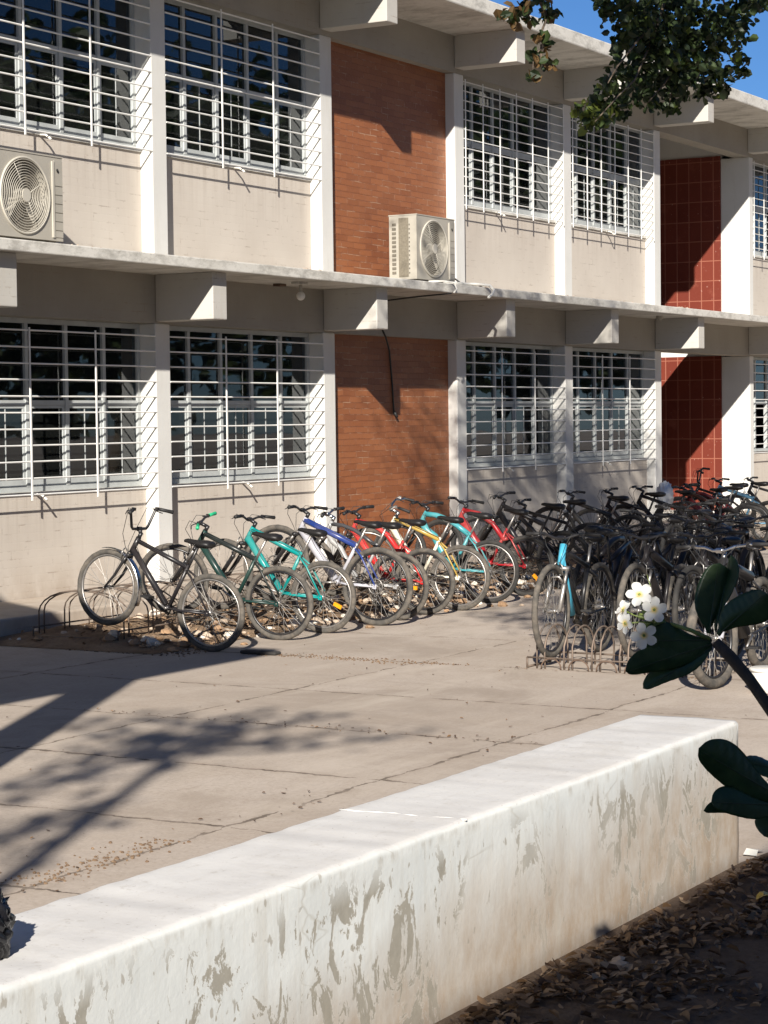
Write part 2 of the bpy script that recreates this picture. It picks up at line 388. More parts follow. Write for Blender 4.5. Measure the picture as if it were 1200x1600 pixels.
# ------------------------------------------------------------------ camera, sky, sun
cd = bpy.data.cameras.new('camera'); cam = bpy.data.objects.new('camera', cd); COL.objects.link(cam)
cd.sensor_fit = 'HORIZONTAL'; cd.sensor_width = 36; cd.lens = 36*FPX/1200; cd.clip_end = 2000; cd.clip_start = .05
mw = Matrix(((_R.x, -_D.x, -_a.x, 0), (_R.y, -_D.y, -_a.y, 0), (_R.z, -_D.z, -_a.z, CAMH), (0, 0, 0, 1)))
cam.matrix_world = mw; C.camera = cam
cd.dof.use_dof = False
W = bpy.data.worlds.new('World'); C.world = W; W.use_nodes = True
sky = W.node_tree.nodes.new('ShaderNodeTexSky'); sky.sky_type = 'NISHITA'; sky.sun_disc = False
el = math.asin(-SUN.z); sky.sun_elevation = el
to = -SUN; sky.sun_rotation = math.atan2(to.x, to.y); sky.air_density = 1.0; sky.dust_density = 0; sky.ozone_density = 10; sky.altitude = 1500
bg = W.node_tree.nodes['Background']; bg.inputs[1].default_value = .05
W.node_tree.links.new(sky.outputs[0], bg.inputs[0])
sl = bpy.data.lights.new('sun', 'SUN'); sl.energy = 5.0; sl.angle = math.radians(.55); sl.color = (1, .94, .85)
so = bpy.data.objects.new('sun', sl); COL.objects.link(so)
so.rotation_euler = SUN.to_track_quat('-Z', 'Y').to_euler()
C.view_settings.view_transform = 'Standard'; C.view_settings.look = 'None'; C.view_settings.exposure = .85; C.view_settings.gamma = 1

# ------------------------------------------------------------------ ground
g = M(); g.box(-150, 250, -150, 250, -1, 0); g.build('ground', COURT, kind='structure')
# planting strip between court and sidewalk: lumpy heap of earth
g = M(); nx, ny = 150, 26; X0, X1, Y0, Y1 = 14.35, 31, 10.62, 12.60
def dirt_h(x, y):
    e = min(1, max(0, (y-Y0)/.75)); s = min(1, max(0, (x-X0)/.5))
    l = min(1, max(0, (Y1-y)/.3))
    n1 = noise.fractal(Vector((x*1.6, y*1.6, 3)), .8, 2, 5)
    n2 = noise.fractal(Vector((x*6, y*6, 9)), .8, 2, 4)
    return .004+e*s*(.075+.03*n1+.022*n2)*(.5+.5*l)
vs = [(X0+(X1-X0)*i/nx, Y0+(Y1-Y0)*j/ny, dirt_h(X0+(X1-X0)*i/nx, Y0+(Y1-Y0)*j/ny)) for j in range(ny+1) for i in range(nx+1)]
g.add(vs, [(j*(nx+1)+i, j*(nx+1)+i+1, (j+1)*(nx+1)+i+1, (j+1)*(nx+1)+i) for j in range(ny) for i in range(nx)], 0, True)
g.build('earth_bed', DIRT, kind='structure')
g = M(); g.box(-10, 70, 12.6, 13.86, .002, .19); bevel(g.build('sidewalk', m_cream((.42, .36, .30), (.50, .44, .37), 'sidewalk_concrete'), kind='structure'), .02)
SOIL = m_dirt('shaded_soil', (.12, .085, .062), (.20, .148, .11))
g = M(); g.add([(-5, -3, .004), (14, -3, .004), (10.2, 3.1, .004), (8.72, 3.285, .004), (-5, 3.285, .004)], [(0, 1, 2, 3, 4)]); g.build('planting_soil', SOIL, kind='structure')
# low dark-coloured strip by the edge of the last court slab
g = M(); g.box(14.70, 14.80, 9.62, 9.98, .002, .03); bevel(g.build('dark_strip', flat('strip_black', (.035, .032, .03), .9), kind='structure'), .012)

# ------------------------------------------------------------------ the school building
B = empty('school_building', (25, 14, 0), 'two storey school building with white columns, cream walls, orange brick panel and white window grilles', 'building')
def bp(m, name, mats, bev=0):
    o = m.build(name, mats, B); o.location = -Vector((25, 14, 0))
    if bev: bevel(o, bev)
    return o
D0, DW, DG = 13.7, 13.86, 13.94
BAY = 3.466
XR = {k: 18.92+BAY*k for k in range(-4, 5)}
XR[5] = 37.155
for k in range(6, 10): XR[k] = 37.155+BAY*(k-5)
CW = .27
FL = [(.19, 1.265, 3.03, 3.555), (3.67, 4.91, 6.66, 7.16)]   # floor, sill, head, soffit
for k, xr in XR.items():
    cw = .195 if k == 5 else CW
    for fl in range(2):
        z0, zs, zh, zt = FL[fl]
        m = M(); m.box(xr-cw, xr, D0, (14.25 if k == 5 else 14.10), z0-.01, zh)
        bp(m, 'column', WHITE, .012)
    m = M(); m.box(xr-CW+.003, xr-.003, 12.935, D0-.003, 3.05, 3.556); bp(m, 'beam', BEAMM, .01)
    m = M(); m.box(xr-CW+.003, xr-.003, 12.75, D0-.003, 6.722, 7.161); bp(m, 'beam', BEAMM, .01)
xl, xrr = XR[-4]-CW, XR[9]
for fl in range(2):                                          # band over the windows
    z0, zs, zh, zt = FL[fl]
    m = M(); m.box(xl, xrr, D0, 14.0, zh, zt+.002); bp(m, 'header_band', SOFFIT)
# slabs (the stair bay is open behind 14.43)
m = M(); m.box(xl, xrr, 12.8, 14.43, 3.555, 3.67); m.box(xl, XR[4], 14.43, 21, 3.555, 3.67); m.box(XR[5], xrr, 14.43, 21, 3.555, 3.67)
sl_o = bp(m, 'floor_slab', SLAB, .012)
m = M(); m.box(xl, xrr, 12.63, 21.3, 7.16, 7.36); bp(m, 'roof', SLAB, .02)
m = M()                                                       # rooms behind: back wall, cross walls, floor
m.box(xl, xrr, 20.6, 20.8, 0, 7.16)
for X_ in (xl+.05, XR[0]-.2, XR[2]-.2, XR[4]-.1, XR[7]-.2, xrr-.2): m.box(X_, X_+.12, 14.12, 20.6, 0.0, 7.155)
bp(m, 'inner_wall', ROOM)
# stair bay: plaster cross wall faced with red tile
m = M(); m.box(36.965, 37.12, 14.25, 20.6, 0.0, 7.158); bp(m, 'stair_wall', WHITE)
for z0, z1 in ((.19, 3.045), (3.67, 6.715)):
    m = M(); m.box(36.94, 36.965, 14.252, 19, z0, z1); bp(m, 'tile_panel', TILE)
m = M(); m.box(XR[4], 36.94, 14.9, 19.4, 0, .19); bp(m, 'stair_floor', SLAB)
# wall bays
def lines_on(x0, x1): return None
def grille(x0, x1, fl):
    z0, zs, zh, zt = FL[fl]
    m = M(); fine = (fl == 1 and x0 > 25)
    zb = zs-.02; nh = 14 if fine else 11; top = zb+(1.69 if fine else 1.645 if fl == 0 else 1.70)
    t = .0075 if fine else .0095
    for i in range(nh):
        z = zb+(top-zb)*i/(nh-1)
        sag = random.uniform(-.003, .003)
        m.tube([(x0+.002, D0+.004, z), ((x0+x1)/2, D0+.004+random.uniform(-.004, .004), z+sag), (x1-.001, D0+.004, z)], t, 6, sm=False)
        # returned ends into the column side
        m.tube([(x1-.012, D0+.004, z), (x1-.012, D0+.03, z)], t*.8, 5, sm=False)
    nv = 5 if fine else 2
    for i in range(nv + (2 if fine else 0)):
        x = x0+(x1-x0)*(i+1)/(nv+1) if not fine else x0+.03+(x1-x0-.06)*i/(nv+1)
        m.box(x-.010, x+.010, D0-.016, D0-.006, zb-.06, top+.03)
    bp(m, 'window_grille', GRILLE)
def window(x0, x1, fl, n=5, seed=0):
    rnd = random.Random(seed*17+fl)
    z0, zs, zh, zt = FL[fl]; zt_ = zs+.905
    fr = M(); y = DG; a = x0+.004; b = x1-.004
    fr.box(a, b, y-.03, y+.03, zs+.001, zs+.05); fr.box(a, b, y-.03, y+.03, zh-.055, zh-.004)
    fr.box(a, b, y-.024, y+.024, zt_-.025, zt_+.025)
    w = (b-a)/n
    for i in range(n+1):
        c = min(max(a+w*i, a+.026), b-.026); hw = .026 if i % 2 == 0 else .034
        fr.box(c-min(hw, .025), c+min(hw, .025), y-.033, y+.031, zs+.05, zh-.055)
    o = bp(fr, 'window', FRAME)
    rl = []
    for i in range(n):
        c0, c1 = a+w*i+.028, a+w*(i+1)-.028
        if c1-c0 < .1: continue
        zl0, zl1 = zs+.052, zt_-.027
        opened = rnd.random() < .16 and i not in (0, n-1)
        s = M(); pm = M()
        ang = rnd.uniform(.5, 1.2) if opened else 0
        h = Vector((c0, y-.002, 0)); wv = Vector((math.cos(ang), math.sin(ang), 0)); L = c1-c0
        def pt(u, v, z): nrm = Vector((-wv.y, wv.x, 0)); q = h+wv*u+nrm*v; return (q.x, q.y, z)
        def ob(mm, u0, u1, zz0, zz1, v0, v1):
            vv = [pt(u, v, z) for z in (zz0, zz1) for v in (v0, v1) for u in (u0, u1)]
            mm.add(vv, [(0,2,3,1),(4,5,7,6),(0,1,5,4),(2,6,7,3),(0,4,6,2),(1,3,7,5)])
        e = .03
        ob(s, 0, e, zl0, zl1, -.014, .014); ob(s, L-e, L, zl0, zl1, -.014, .014)
        ob(s, e, L-e, zl0, zl0+.07, -.014, .014); ob(s, e, L-e, zl1-e, zl1, -.014, .014)
        if rnd.random() < .5: ob(s, L*.5-.006, L*.5+.006, zl0+.07, zl1-e, -.008, .008)
        sh = s.build('sash', FRAME, o)
        ob(pm, e, L-e, zl0+.07, zl1-e, -.003, .003); pm.build('pane', GLASS, sh)
        up = M(); up.box(c0, c1, y-.004, y+.004, zt_+.027, zh-.057); up.build('pane', GLASS, o)
    if fl == 1 and rnd.random() < .75:
        cu = M(); cx = x0+(x1-x0)*rnd.uniform(.25, .8); N_ = 26; ww = .5; vs = []
        for j in range(2):
            for i in range(N_+1): vs.append((cx+ww*i/N_, 14.16+.03*math.sin(i*1.9)+.01*math.sin(i*.7), (zs-.1) if j == 0 else (zh-.02)))
        cu.add(vs, [(i, i+1, N_+2+i, N_+1+i) for i in range(N_)], 0, True)
        ob_ = bp(cu, 'curtain', CURT); sd = ob_.modifiers.new('s', 'SOLIDIFY'); sd.thickness = .004
def sillwall(x0, x1, fl):
    z0, zs, zh, zt = FL[fl]
    m = M(); m.box(x0+.001, x1-.001, DW, 14.1, z0-.004, zs-.028); bp(m, 'parapet_wall', CREAM)
    m = M(); m.box(x0+.002, x1-.002, DW-.022, 14.09, zs-.026, zs); bp(m, 'window_sill', SLAB, .004)
    cx = x0+(x1-x0)*random.uniform(.38, .5); zz = zs-.03                    # drain stub
    m = M(); m.tube([(cx, DW+.01, zz+.01), (cx, DW-.09, zz-.0), (cx-.015, DW-.17, zz-.05)], .012, 7); bp(m, 'drain_pipe', PVC)
for k in range(-4, 9):
    x0, x1 = XR[k], XR[k+1]-(.195 if k+1 == 5 else CW)
    for fl in range(2):
        z0, zs, zh, zt = FL[fl]
        if k == 1:
            m = M(); m.box(x0+.001, x1-.001, DW-.02, 14.1, z0-.003, zh); bp(m, 'brick_panel', BRICK)
        elif k == 4: pass
        else:
            sillwall(x0, x1, fl); window(x0, x1, fl, 5, k); grille(x0, x1, fl)
# chipped brick ends let into the slab, junction boxes under it
m = M(); m.box(21.62, 21.86, 13.2, 13.3, 3.672, 3.71); bp(m, 'brick_stub', BRICK)
for px, py, w in ((437, 444, .13), (468, 441, .2)):
    q = atZ(px, py, 3.55); m = M(); m.box(q.x-w/2, q.x+w/2, q.y-.05, q.y+.05, 3.525, 3.554); bp(m, 'junction_box', RUST if w < .15 else SLAB)
q = atZ(1031, 494, 3.55); m = M(); m.disc((q.x, q.y, 3.53), (0,0,1), .06, .045, 14); m.disc((q.x, q.y, 3.5), (0,0,1), .03, .03, 10); bp(m, 'light_socket', ACP)
# mortar lumps left on the ledge
m = M()
for (xa, n_) in ((16.45, 9), (20.6, 12), (27.5, 10), (31.8, 9), (24.7, 6), (29.6, 6)):
    for i in range(n_):
        c = Vector((xa+random.uniform(-.28, .28), 12.86+random.uniform(0, .1), 3.672)); r = random.uniform(.01, .035)
        v = [c+Vector((math.cos(a)*r*random.uniform(.8, 1.8), math.sin(a)*r, 0)) for a in [j*PI/3 for j in range(6)]]+[c+Vector((0, 0, r*.7))]
        m.add(v, [(j, (j+1) % 6, 6) for j in range(6)])
bp(m, 'mortar_crumbs', STONE)['kind'] = 'stuff'

# lamp globe under the slab
t = empty('globe_lamp', (20.82, 13.2, 3.4), 'white round globe lamp hanging under the floor slab left of the orange brick panel', 'lamp')
m = M()
R_ = .052
vs = []; fs = []
for i in range(9):
    for j in range(14):
        a = PI*i/8; b = 2*PI*j/14; vs.append((R_*math.sin(a)*math.cos(b), R_*math.sin(a)*math.sin(b), R_*math.cos(a)))
for i in range(8):
    for j in range(14): fs.append((i*14+j, (i+1)*14+j, (i+1)*14+(j+1) % 14, i*14+(j+1) % 14))
m.add(vs, fs, 0, True); m.build('globe', PVC, t)
m = M(); m.tube([(0, 0, .045), (0, 0, .15)], .02, 10); m.build('lamp_holder', ACP, t)

# ------------------------------------------------------------------ air conditioners
def ac(x0, label, second=False):
    t = empty('air_conditioner', (x0, 13.0, 3.67), label, 'air conditioner', 'outdoor air conditioning units on the ledge')
    Wd, Dp, H = 1.0, .40, .80; zf = .045
    m = M()
    fx, fz, fr = .44, zf+.40, .352
    NS = 40                                                    # front plate with a round hole
    ring = [(fx+fr*math.cos(2*PI*i/NS), 0, fz+fr*math.sin(2*PI*i/NS)) for i in range(NS)]
    def edge(a):
        c, s = math.cos(a), math.sin(a); k = 1e9
        for lim, v in ((Wd-fx, c), (-fx, c), (H+zf-fz, s), (zf-fz, s)):
            if abs(v) > 1e-6 and lim/v > 0: k = min(k, lim/v)
        return (fx+c*k, 0, fz+s*k)
    out = [edge(2*PI*i/NS) for i in range(NS)]
    m.add(ring+out, [(i, (i+1) % NS, NS+(i+1) % NS, NS+i) for i in range(NS)])
    for (cx, cz) in ((0, zf), (Wd, zf), (0, H+zf), (Wd, H+zf)):
        a = math.atan2(cz-fz, cx-fx) % (2*PI); i = int(a/(2*PI)*NS)
        m.add([out[i], out[(i+1) % NS], (cx, 0, cz)], [(0, 1, 2)])
    m.add([(x, y+.09*0, z) for x, y, z in ring]+[(x, .09, z) for x, y, z in ring], [(i, NS+i, NS+(i+1) % NS, (i+1) % NS) for i in range(NS)], 0, True)
    m.box(0, .006, .003, Dp, zf, H+zf); m.box(Wd-.006, Wd, .003, Dp, zf, H+zf); m.box(.006, Wd-.006, .003, Dp, H+zf-.006, H+zf); m.box(.006, Wd-.006, .003, Dp, zf, zf+.006)
    m.box(.006, Wd-.006, Dp-.01, Dp, zf+.006, H+zf-.006)
    m.box(-.006, Wd+.006, -.006, Dp+.006, H+zf, H+zf+.014)
    m.build('casing', ACP, t)
    m = M(); m.add([(fx+fr*math.cos(a), .09, fz+fr*math.sin(a)) for a in [2*PI*i/NS for i in range(NS)]], [tuple(range(NS))]); m.build('fan_well', ACD, t)
    m = M()                                                    # fan blades
    for b in range(3):
        a0 = PI/2+b*2*PI/3; v = []
        for i in range(9):
            a = a0-.36+.72*i/8 if b else a0-.2+.4*i/8
            v += [(fx+.05*math.cos(a), .075-.002*i, fz+.05*math.sin(a)), (fx+(fr-.03)*math.cos(a), .08-.006*i, fz+(fr-.03)*math.sin(a))]
        m.add(v, [(2*i, 2*i+1, 2*i+3, 2*i+2) for i in range(8)])
    m.disc((fx, .06, fz), (0, 1, 0), .07, .05, 20); m.build('fan', ACL, t)
    m = M()                                                    # wire guard: rings and ribs
    for i in range(13): m.torus((fx, -.012-.006*(1-(i/12)), fz), (0, 1, 0), .065+(fr-.045)*i/12*.97, .0034, 40, 5)
    m.torus((fx, -.005, fz), (0, 1, 0), fr+.004, .012, 44, 6)
    for a in [2*PI*i/4+.5 for i in range(4)]:
        m.tube([(fx+.06*math.cos(a), -.018, fz+.06*math.sin(a)), (fx+fr*math.cos(a), -.008, fz+fr*math.sin(a))], .004, 5)
    m.disc((fx, -.018, fz), (0, 1, 0), .062, .01, 20)
    m.build('fan_guard', ACL, t)
    m = M(); m.box(.835, .865, -.014, -.001, zf+.03, H+zf-.04); m.build('trim_strip', ACL, t)
    m = M(); m.box(.868, Wd-.004, -.006, -.001, zf+.035, H+zf-.03)
    m.build('service_panel', ACP, t)
    m = M()
    for i in range(6): m.box(.876, Wd-.012, -.0095, -.0065, zf+.10+i*.085, zf+.104+i*.085)
    m.build('panel_groove', ACD, t)
    m = M(); m.tube([(.912, -.009, H+zf-.11), (.928, -.009, H+zf-.13), (.925, -.009, H+zf-.14), (.905, -.009, H+zf-.115)], .008, 5); m.build('badge', BLACKW, t)
    m = M(); m.box(-.005, -.001, .12, .26, zf+.03, H+zf-.03); m.build('coil_panel', ACC, t)
    m = M()
    for i in range(12):
        z = zf+.07+i*.055
        m.box(-.008, -.001, .30, .355, z, z+.032); m.box(-.008, -.001, .10, .112, z, z+.02)
    m.build('side_vent', ACD, t)
    for fx_ in (.08, .82):
        m = M(); m.box(fx_, fx_+.1, .03, Dp-.03, .002, zf); m.build('foot', ACD, t)
    return t
ac(15.225, 'beige outdoor air conditioner on the ledge under the top left window')
ac(23.24, 'beige outdoor air conditioner on the ledge in front of the orange brick panel')
# pipes and cable by the right-hand unit
m = M(); m.tube([(24.22, 13.25, 3.85), (24.34, 13.2, 3.86), (24.42, 13.1, 3.78), (24.40, 12.98, 3.70)], .012, 8)
tag(m.build('unit_cable', BLACKW), 'thin dark cable looping from the right side of the air conditioner by the brick panel', 'cable')
p0 = atZ(712, 440, 3.70); 
m = M(); pts = [Vector((23.9, 12.98, 3.70)), Vector((24.4, 12.9, 3.70)), Vector((24.62, 12.84, 3.705)), Vector((24.72, 12.74, 3.69)), Vector((24.72, 12.68, 3.62)), Vector((24.6, 12.66, 3.55)), Vector((24.5, 12.65, 3.52))]
m.tube(pts, .019, 9); tag(m.build('drain_hose', PVC), 'thick white drain hose bent over the slab edge right of the air conditioner', 'hose')
m = M(); m.tube([Vector((23.5, 12.98, 3.69)), Vector((23.68, 12.86, 3.70)), Vector((23.78, 12.76, 3.68)), Vector((23.80, 12.74, 3.6)), Vector((23.74, 12.75, 3.55))], .012, 8)
tag(m.build('thin_hose', PVC), 'thin white hose hooked over the slab edge under the air conditioner', 'hose')
m = M(); pts = [Vector((23.74, 12.78, 3.545)), Vector((23.4, 13.1, 3.50)), Vector((23.3, 13.5, 3.46)), Vector((23.45, 13.685, 3.2)), Vector((23.62, 13.69, 3.02)), Vector((23.95, 13.825, 2.85)), Vector((24.02, 13.828, 2.4)), Vector((24.05, 13.826, 2.05))]
m.tube(pts, .011, 6); m.tube([(24.05, 13.82, 2.05), (24.09, 13.80, 1.98)], .02, 6)
tag(m.build('hanging_cable', BLACKW), 'black cable drooping under the slab and hanging down the lower orange brick panel', 'cable')

# ------------------------------------------------------------------ low white wall
def bench():
    x0, x1, y0, y1, H = -3.0, 8.745, 3.29, 3.765, .63
    prof = []; rad = .022
    nz, ny_ = 14, 10
    for i in range(nz): prof.append((y0, H*i/nz*(H-rad)/H))
    for i in range(5): a = PI/2*i/4; prof.append((y0+rad-rad*math.cos(a), H-rad+rad*math.sin(a)))
    for i in range(1, ny_): prof.append((y0+rad+(y1-y0-2*rad)*i/ny_, H))
    for i in range(5): a = PI/2*i/4; prof.append((y1-rad+rad*math.sin(a), H-rad+rad*math.cos(a)))
    for i in range(1, 5): prof.append((y1, (H-rad)*(1-i/4)))
    n = len(prof); xs = [x0+(x1-x0)*i/330 for i in range(331)]
    m = M(); v = []
    for x in xs:
        e = (x1-x)/rad
        for (y, z) in prof:
            dn = noise.fractal(Vector((x*1.3, y*4, z*4)), .9, 2, 4)*.0025+noise.fractal(Vector((x*14, y*14, z*14)), .9, 2, 3)*.0012
            bend = .02*math.sin((x-6.15)*.5)+.03*max(0, x-6.15)*.2
            ny = -1 if z < H-.001 and y < y0+.1 else (1 if z < H-.001 else 0)
            yy = y+dn*ny+bend*0
            edge = .004*noise.noise(Vector((x*9, 0, 0))) if abs(z-H) < rad else 0
            zz = z+(dn if z > H-rad else 0)+edge*(1 if z > .3 else 0)
            if e < 1:                                          # round the end
                k = rad*(1-math.sqrt(max(0, 1-(1-e)**2))); yy += (k if y < (y0+y1)/2 else -k)*min(1, abs(y-(y0+y1)/2)/.1); zz -= k if z > H-rad else 0
            v.append((x, yy, zz))
    m.add(v, [(i*n+k, (i+1)*n+k, (i+1)*n+k+1, i*n+k+1) for i in range(len(xs)-1) for k in range(n-1)], 0, True)
    m.add([v[(len(xs)-1)*n+k] for k in range(n)], [tuple(range(n))])
    o = m.build('low_wall', BENCH)
    tag(o, 'long low white wall with flaking paint and brown stains in the foreground', 'low wall')
    m = M()                                                    # ragged render seam across the top
    pts = [Vector((6.17+.006*math.sin(i*.9)-.002*i, 3.285+.48*i/14, .629+random.uniform(-.001, .001))) for i in range(15)]
    m.tube(pts, [random.uniform(.003, .006) for _ in pts], 6, sc=(1, .6)); m.build('render_seam', WHITE, o)
bench()

# ------------------------------------------------------------------ bicycles
CACHE = {}
def cached(key, fn):
    if key not in CACHE: CACHE[key] = fn()
    return CACHE[key]
def mk(name, m, mats):
    me = bpy.data.meshes.new(name); me.from_pydata(m.v, [], m.f)
    for x in (mats if isinstance(mats, (list, tuple)) else [mats]): me.materials.append(x)
    me.polygons.foreach_set('material_index', m.m); me.polygons.foreach_set('use_smooth', m.sm); me.update(); return me
def tyre_me(r, tr, mat):
    def f():
        m = M(); R0 = r-tr; n, N_ = 10, 44; v = []; fs = []
        for i in range(N_):
            a = 2*PI*i/N_
            for k in range(n):
                b = 2*PI*k/n; rad = tr
                if math.cos(b) > .3: rad = tr*(1+(.07 if i % 2 == 0 else -.02))
                v.append(((R0+rad*math.cos(b))*math.cos(a), rad*math.sin(b)*.95, (R0+rad*math.cos(b))*math.sin(a)))
        for i in range(N_):
            j = (i+1) % N_
            for k in range(n): fs.append((i*n+k, j*n+k, j*n+(k+1) % n, i*n+(k+1) % n))
        m.add(v, fs, 0, True); return mk('tyre', m, mat)
    return cached(('t', r, tr, mat.name), f)
def wheel_me(r, tr, rimmat, rear, disc_):
    def f():
        m = M(); R0 = r-2*tr
        m.torus((0,0,0), (0,1,0), R0-.004, .012, 44, 6, 0, (1.0, 1.05))
        m.tube([(0,-.04,0),(0,-.03,0),(0,.03,0),(0,.04,0)], [.02,.024,.024,.02] if rear else [.014,.018,.018,.014], 10, 1)
        m.tube([(0,-.072,0),(0,.072,0)], .006, 6, 1)
        if disc_:
            m.torus((0, .046, 0), (0,1,0), .072, .007, 28, 4, 1, (1, .16))
            for i in range(6):
                a = i*PI/3; m.tube([(.018*math.cos(a), .046, .018*math.sin(a)), (.068*math.cos(a+.3), .046, .068*math.sin(a+.3))], .003, 4, 1)
        if rear:
            for i in range(6): m.disc((0, -.03-.005*i, 0), (0,1,0), .052-.006*i, .0018, 20, 2)
        return mk('wheel', m, [rimmat, ALU, CHAINM])
    return cached(('w', r, tr, rimmat.name, rear, disc_), f)
def spoke_me(r, tr, mat, ns=28):
    def f():
        m = M(); R0 = r-2*tr
        for i in range(ns):
            s = 1 if i % 2 else -1; a = 2*PI*i/ns; b = a+(1 if (i//2) % 2 else -1)*.95
            m.tube([(.021*math.cos(b), s*.029, .021*math.sin(b)), (R0*math.cos(a), 0, R0*math.sin(a))], .0021, 4, sm=False, cap=False)
        return mk('spokes', m, mat)
    return cached(('s', r, tr, mat.name, ns), f)
PAINT = {}
def paint(name, col, rough=.32, dust=.25):
    if name not in PAINT:
        PAINT[name] = flat('frame_'+name, col, rough, 0, .06, 8, dust if max(col) > .12 else .05, .4)
    return PAINT[name]
def V(*a): return Vector(a)
def bike(x, y, label, frame='black', col=(.02,.02,.022), accent=None, head=90, lift=.19, wb=1.07, r=.335, tr=.024, steer=0, lean=0, style='mtb', tyre=None, rim=None, spokes=None,
         fork=None, barm=None, grip=None, saddle_up=.0, barw=.64, fender=False, disc_=False, reflector=False, top='straight', fat=1.0, z0=0.0, rack=False, group='bicycles parked in the racks', hs=1.0):
    spokes = spokes or (SPOKE_SHADE if tyre is TYRE_SHADE else SPOKE); tyre = tyre or TYRE; rim = rim or BLKP; fork = fork or BLKP; barm = barm or BLKP; grip = grip or RUBBER
    P = paint(frame, col); A = paint(accent[0], accent[1]) if accent else P
    t = empty('bicycle', (x, y, z0), label, 'bicycle', group)
    pitch = math.asin(min(.4, lift/wb))
    t.matrix_world = Matrix.Translation((x, y, z0+.004)) @ Matrix.Rotation(math.radians(head), 4, 'Z') @ Matrix.Rotation(math.radians(lean), 4, 'X') @ Matrix.Rotation(-pitch, 4, 'Y')
    k = hs
    RH, FH = V(0,0,r), V(wb,0,r); BB = V(.425,0,r-.045); ST = V(.285,0,.70*k); HT = V(wb-.245,0,.825*k); HB = V(wb-.195,0,.70*k)
    CR = HB+(HB-HT)*.28
    m = M(); f = fat*1.2
    # frame: 0 main, 1 accent
    dt = [HB+(HT-HB)*.2, BB+V(.03,0,.02)]; tt = [HT+(HB-HT)*.15, ST+(BB-ST)*.06]
    if style == 'curved':
        mid = (dt[0]+dt[1])/2+V(.03,0,.07); dt = [dt[0], dt[0]+(dt[1]-dt[0])*.25+V(.03,0,.015), mid, dt[0]+(dt[1]-dt[0])*.75+V(.02,0,.03), dt[1]]
        tm = (tt[0]+tt[1])/2+V(0,0,.05); tt = [tt[0], tt[0]+(tt[1]-tt[0])*.25+V(0,0,.04), tm, tt[0]+(tt[1]-tt[0])*.75+V(0,0,.03), tt[1]]
    if style == 'fullsus':
        tt = [HT+(HB-HT)*.1, HT+V(-.18,0,-.02), HT+V(-.36,0,-.10), ST+V(.02,0,-.13), ST+V(-.02,0,-.10)]
    m.tube(tt, .0165*f if style != 'fullsus' else .027, 10, 1); m.tube(dt, .0225*f, 10, 0)
    m.tube([BB, ST], .018, 10, 0 if not accent else 0); m.tube([HT+(HT-HB)*.08, HB-(HT-HB)*.08], .023, 10, 0)
    m.tube([BB-V(0,.036,0), BB+V(0,.036,0)], .024, 10, 0)
    for s in (-1, 1):
        m.tube([BB+V(-.02,s*.03,0), BB+V(-.12,s*.045,.005), RH+V(.02,s*.064,-.005)], [.011,.011,.009], 7, 0)
        m.tube([ST+V(.005,s*.02,-.05*k), ST+(RH-ST)*.3+V(0,s*.05,0), RH+V(.0,s*.064,.01)], [.0095,.009,.008], 7, 1 if accent else 0)
        m.obox(Matrix.Translation(RH+V(.0,s*.066,0)), .04, .005, .045, 0)
    m.tube([ST+(RH-ST)*.3-V(0,.05,0), ST+(RH-ST)*.3+V(0,.05,0)], .007, 6, 0)
    fr = m.build('frame', [P, A], t)
    if style == 'fullsus':
        m = M(); m.tube([ST+V(.14,0,-.19), ST+V(.02,0,-.27)], .02, 10); m.torus(ST+V(.09,0,-.22), (.8,0,.55), .026, .006, 14, 5); m.build('shock', BLKP, fr)
    # bottle cage or cable run
    m = M(); q = [HT+V(.02,.03,-.02), (HT+BB)/2+V(.06,.03,.02), BB+V(.02,.03,.03)]; m.tube(q, .003, 4, cap=False); m.tube([HT+V(0,.024,-.01), ST+V(.02,.024,.0), ST+(RH-ST)*.5+V(0,.03,0)], .003, 4, cap=False); m.build('cable_run', BLACKW, fr)
    # saddle
    sp = V(-.07,0,.21+saddle_up)*1.0; ST2 = ST+sp
    m = M(); n = 12; rings = []
    prof = [(-.135,.058,.0,.020),(-.12,.074,.004,.028),(-.07,.078,.0,.034),(-.01,.058,-.006,.028),(.05,.034,-.006,.022),(.11,.022,-.004,.018),(.14,.016,-.010,.012)]
    vs = []
    for (sx, w, dz, h) in prof:
        for i in range(n):
            a = 2*PI*i/n; vs.append(ST2+V(sx, w*math.cos(a), dz+(h*math.sin(a) if math.sin(a) > 0 else h*1.2*math.sin(a))))
    fs = [(i*n+j, i*n+(j+1) % n, (i+1)*n+(j+1) % n, (i+1)*n+j) for i in range(len(prof)-1) for j in range(n)]
    m.add(vs, fs+[tuple(range(n-1, -1, -1)), tuple((len(prof)-1)*n+j for j in range(n))], 0, True)
    sd = m.build('saddle', SADM, t)
    m = M(); m.tube([ST-V(-.02,0,.08), ST2-V(0,0,.035)], .0135, 8)
    for s in (-1, 1): m.tube([ST2+V(-.08,s*.022,-.022), ST2+V(-.03,s*.022,-.04), ST2+V(.05,s*.02,-.035), ST2+V(.09,s*.012,-.015)], .0035, 5)
    m.build('seat_post', ALU if frame != 'black' else BLKP, sd)
    # cranks, pedals
    a0 = random.uniform(-.5, .6)
    m = M(); m.torus(BB+V(0,-.048,0), (0,1,0), .082, .006, 30, 5, 1, (1,.35)); m.torus(BB+V(0,-.043,0), (0,1,0), .06, .006, 26, 5, 1, (1,.35))
    for i in range(5): m.tube([BB+V(.0,-.05,0), BB+V(.08*math.cos(i*1.257),-.05,.08*math.sin(i*1.257))], .007, 5, 1)
    e = []
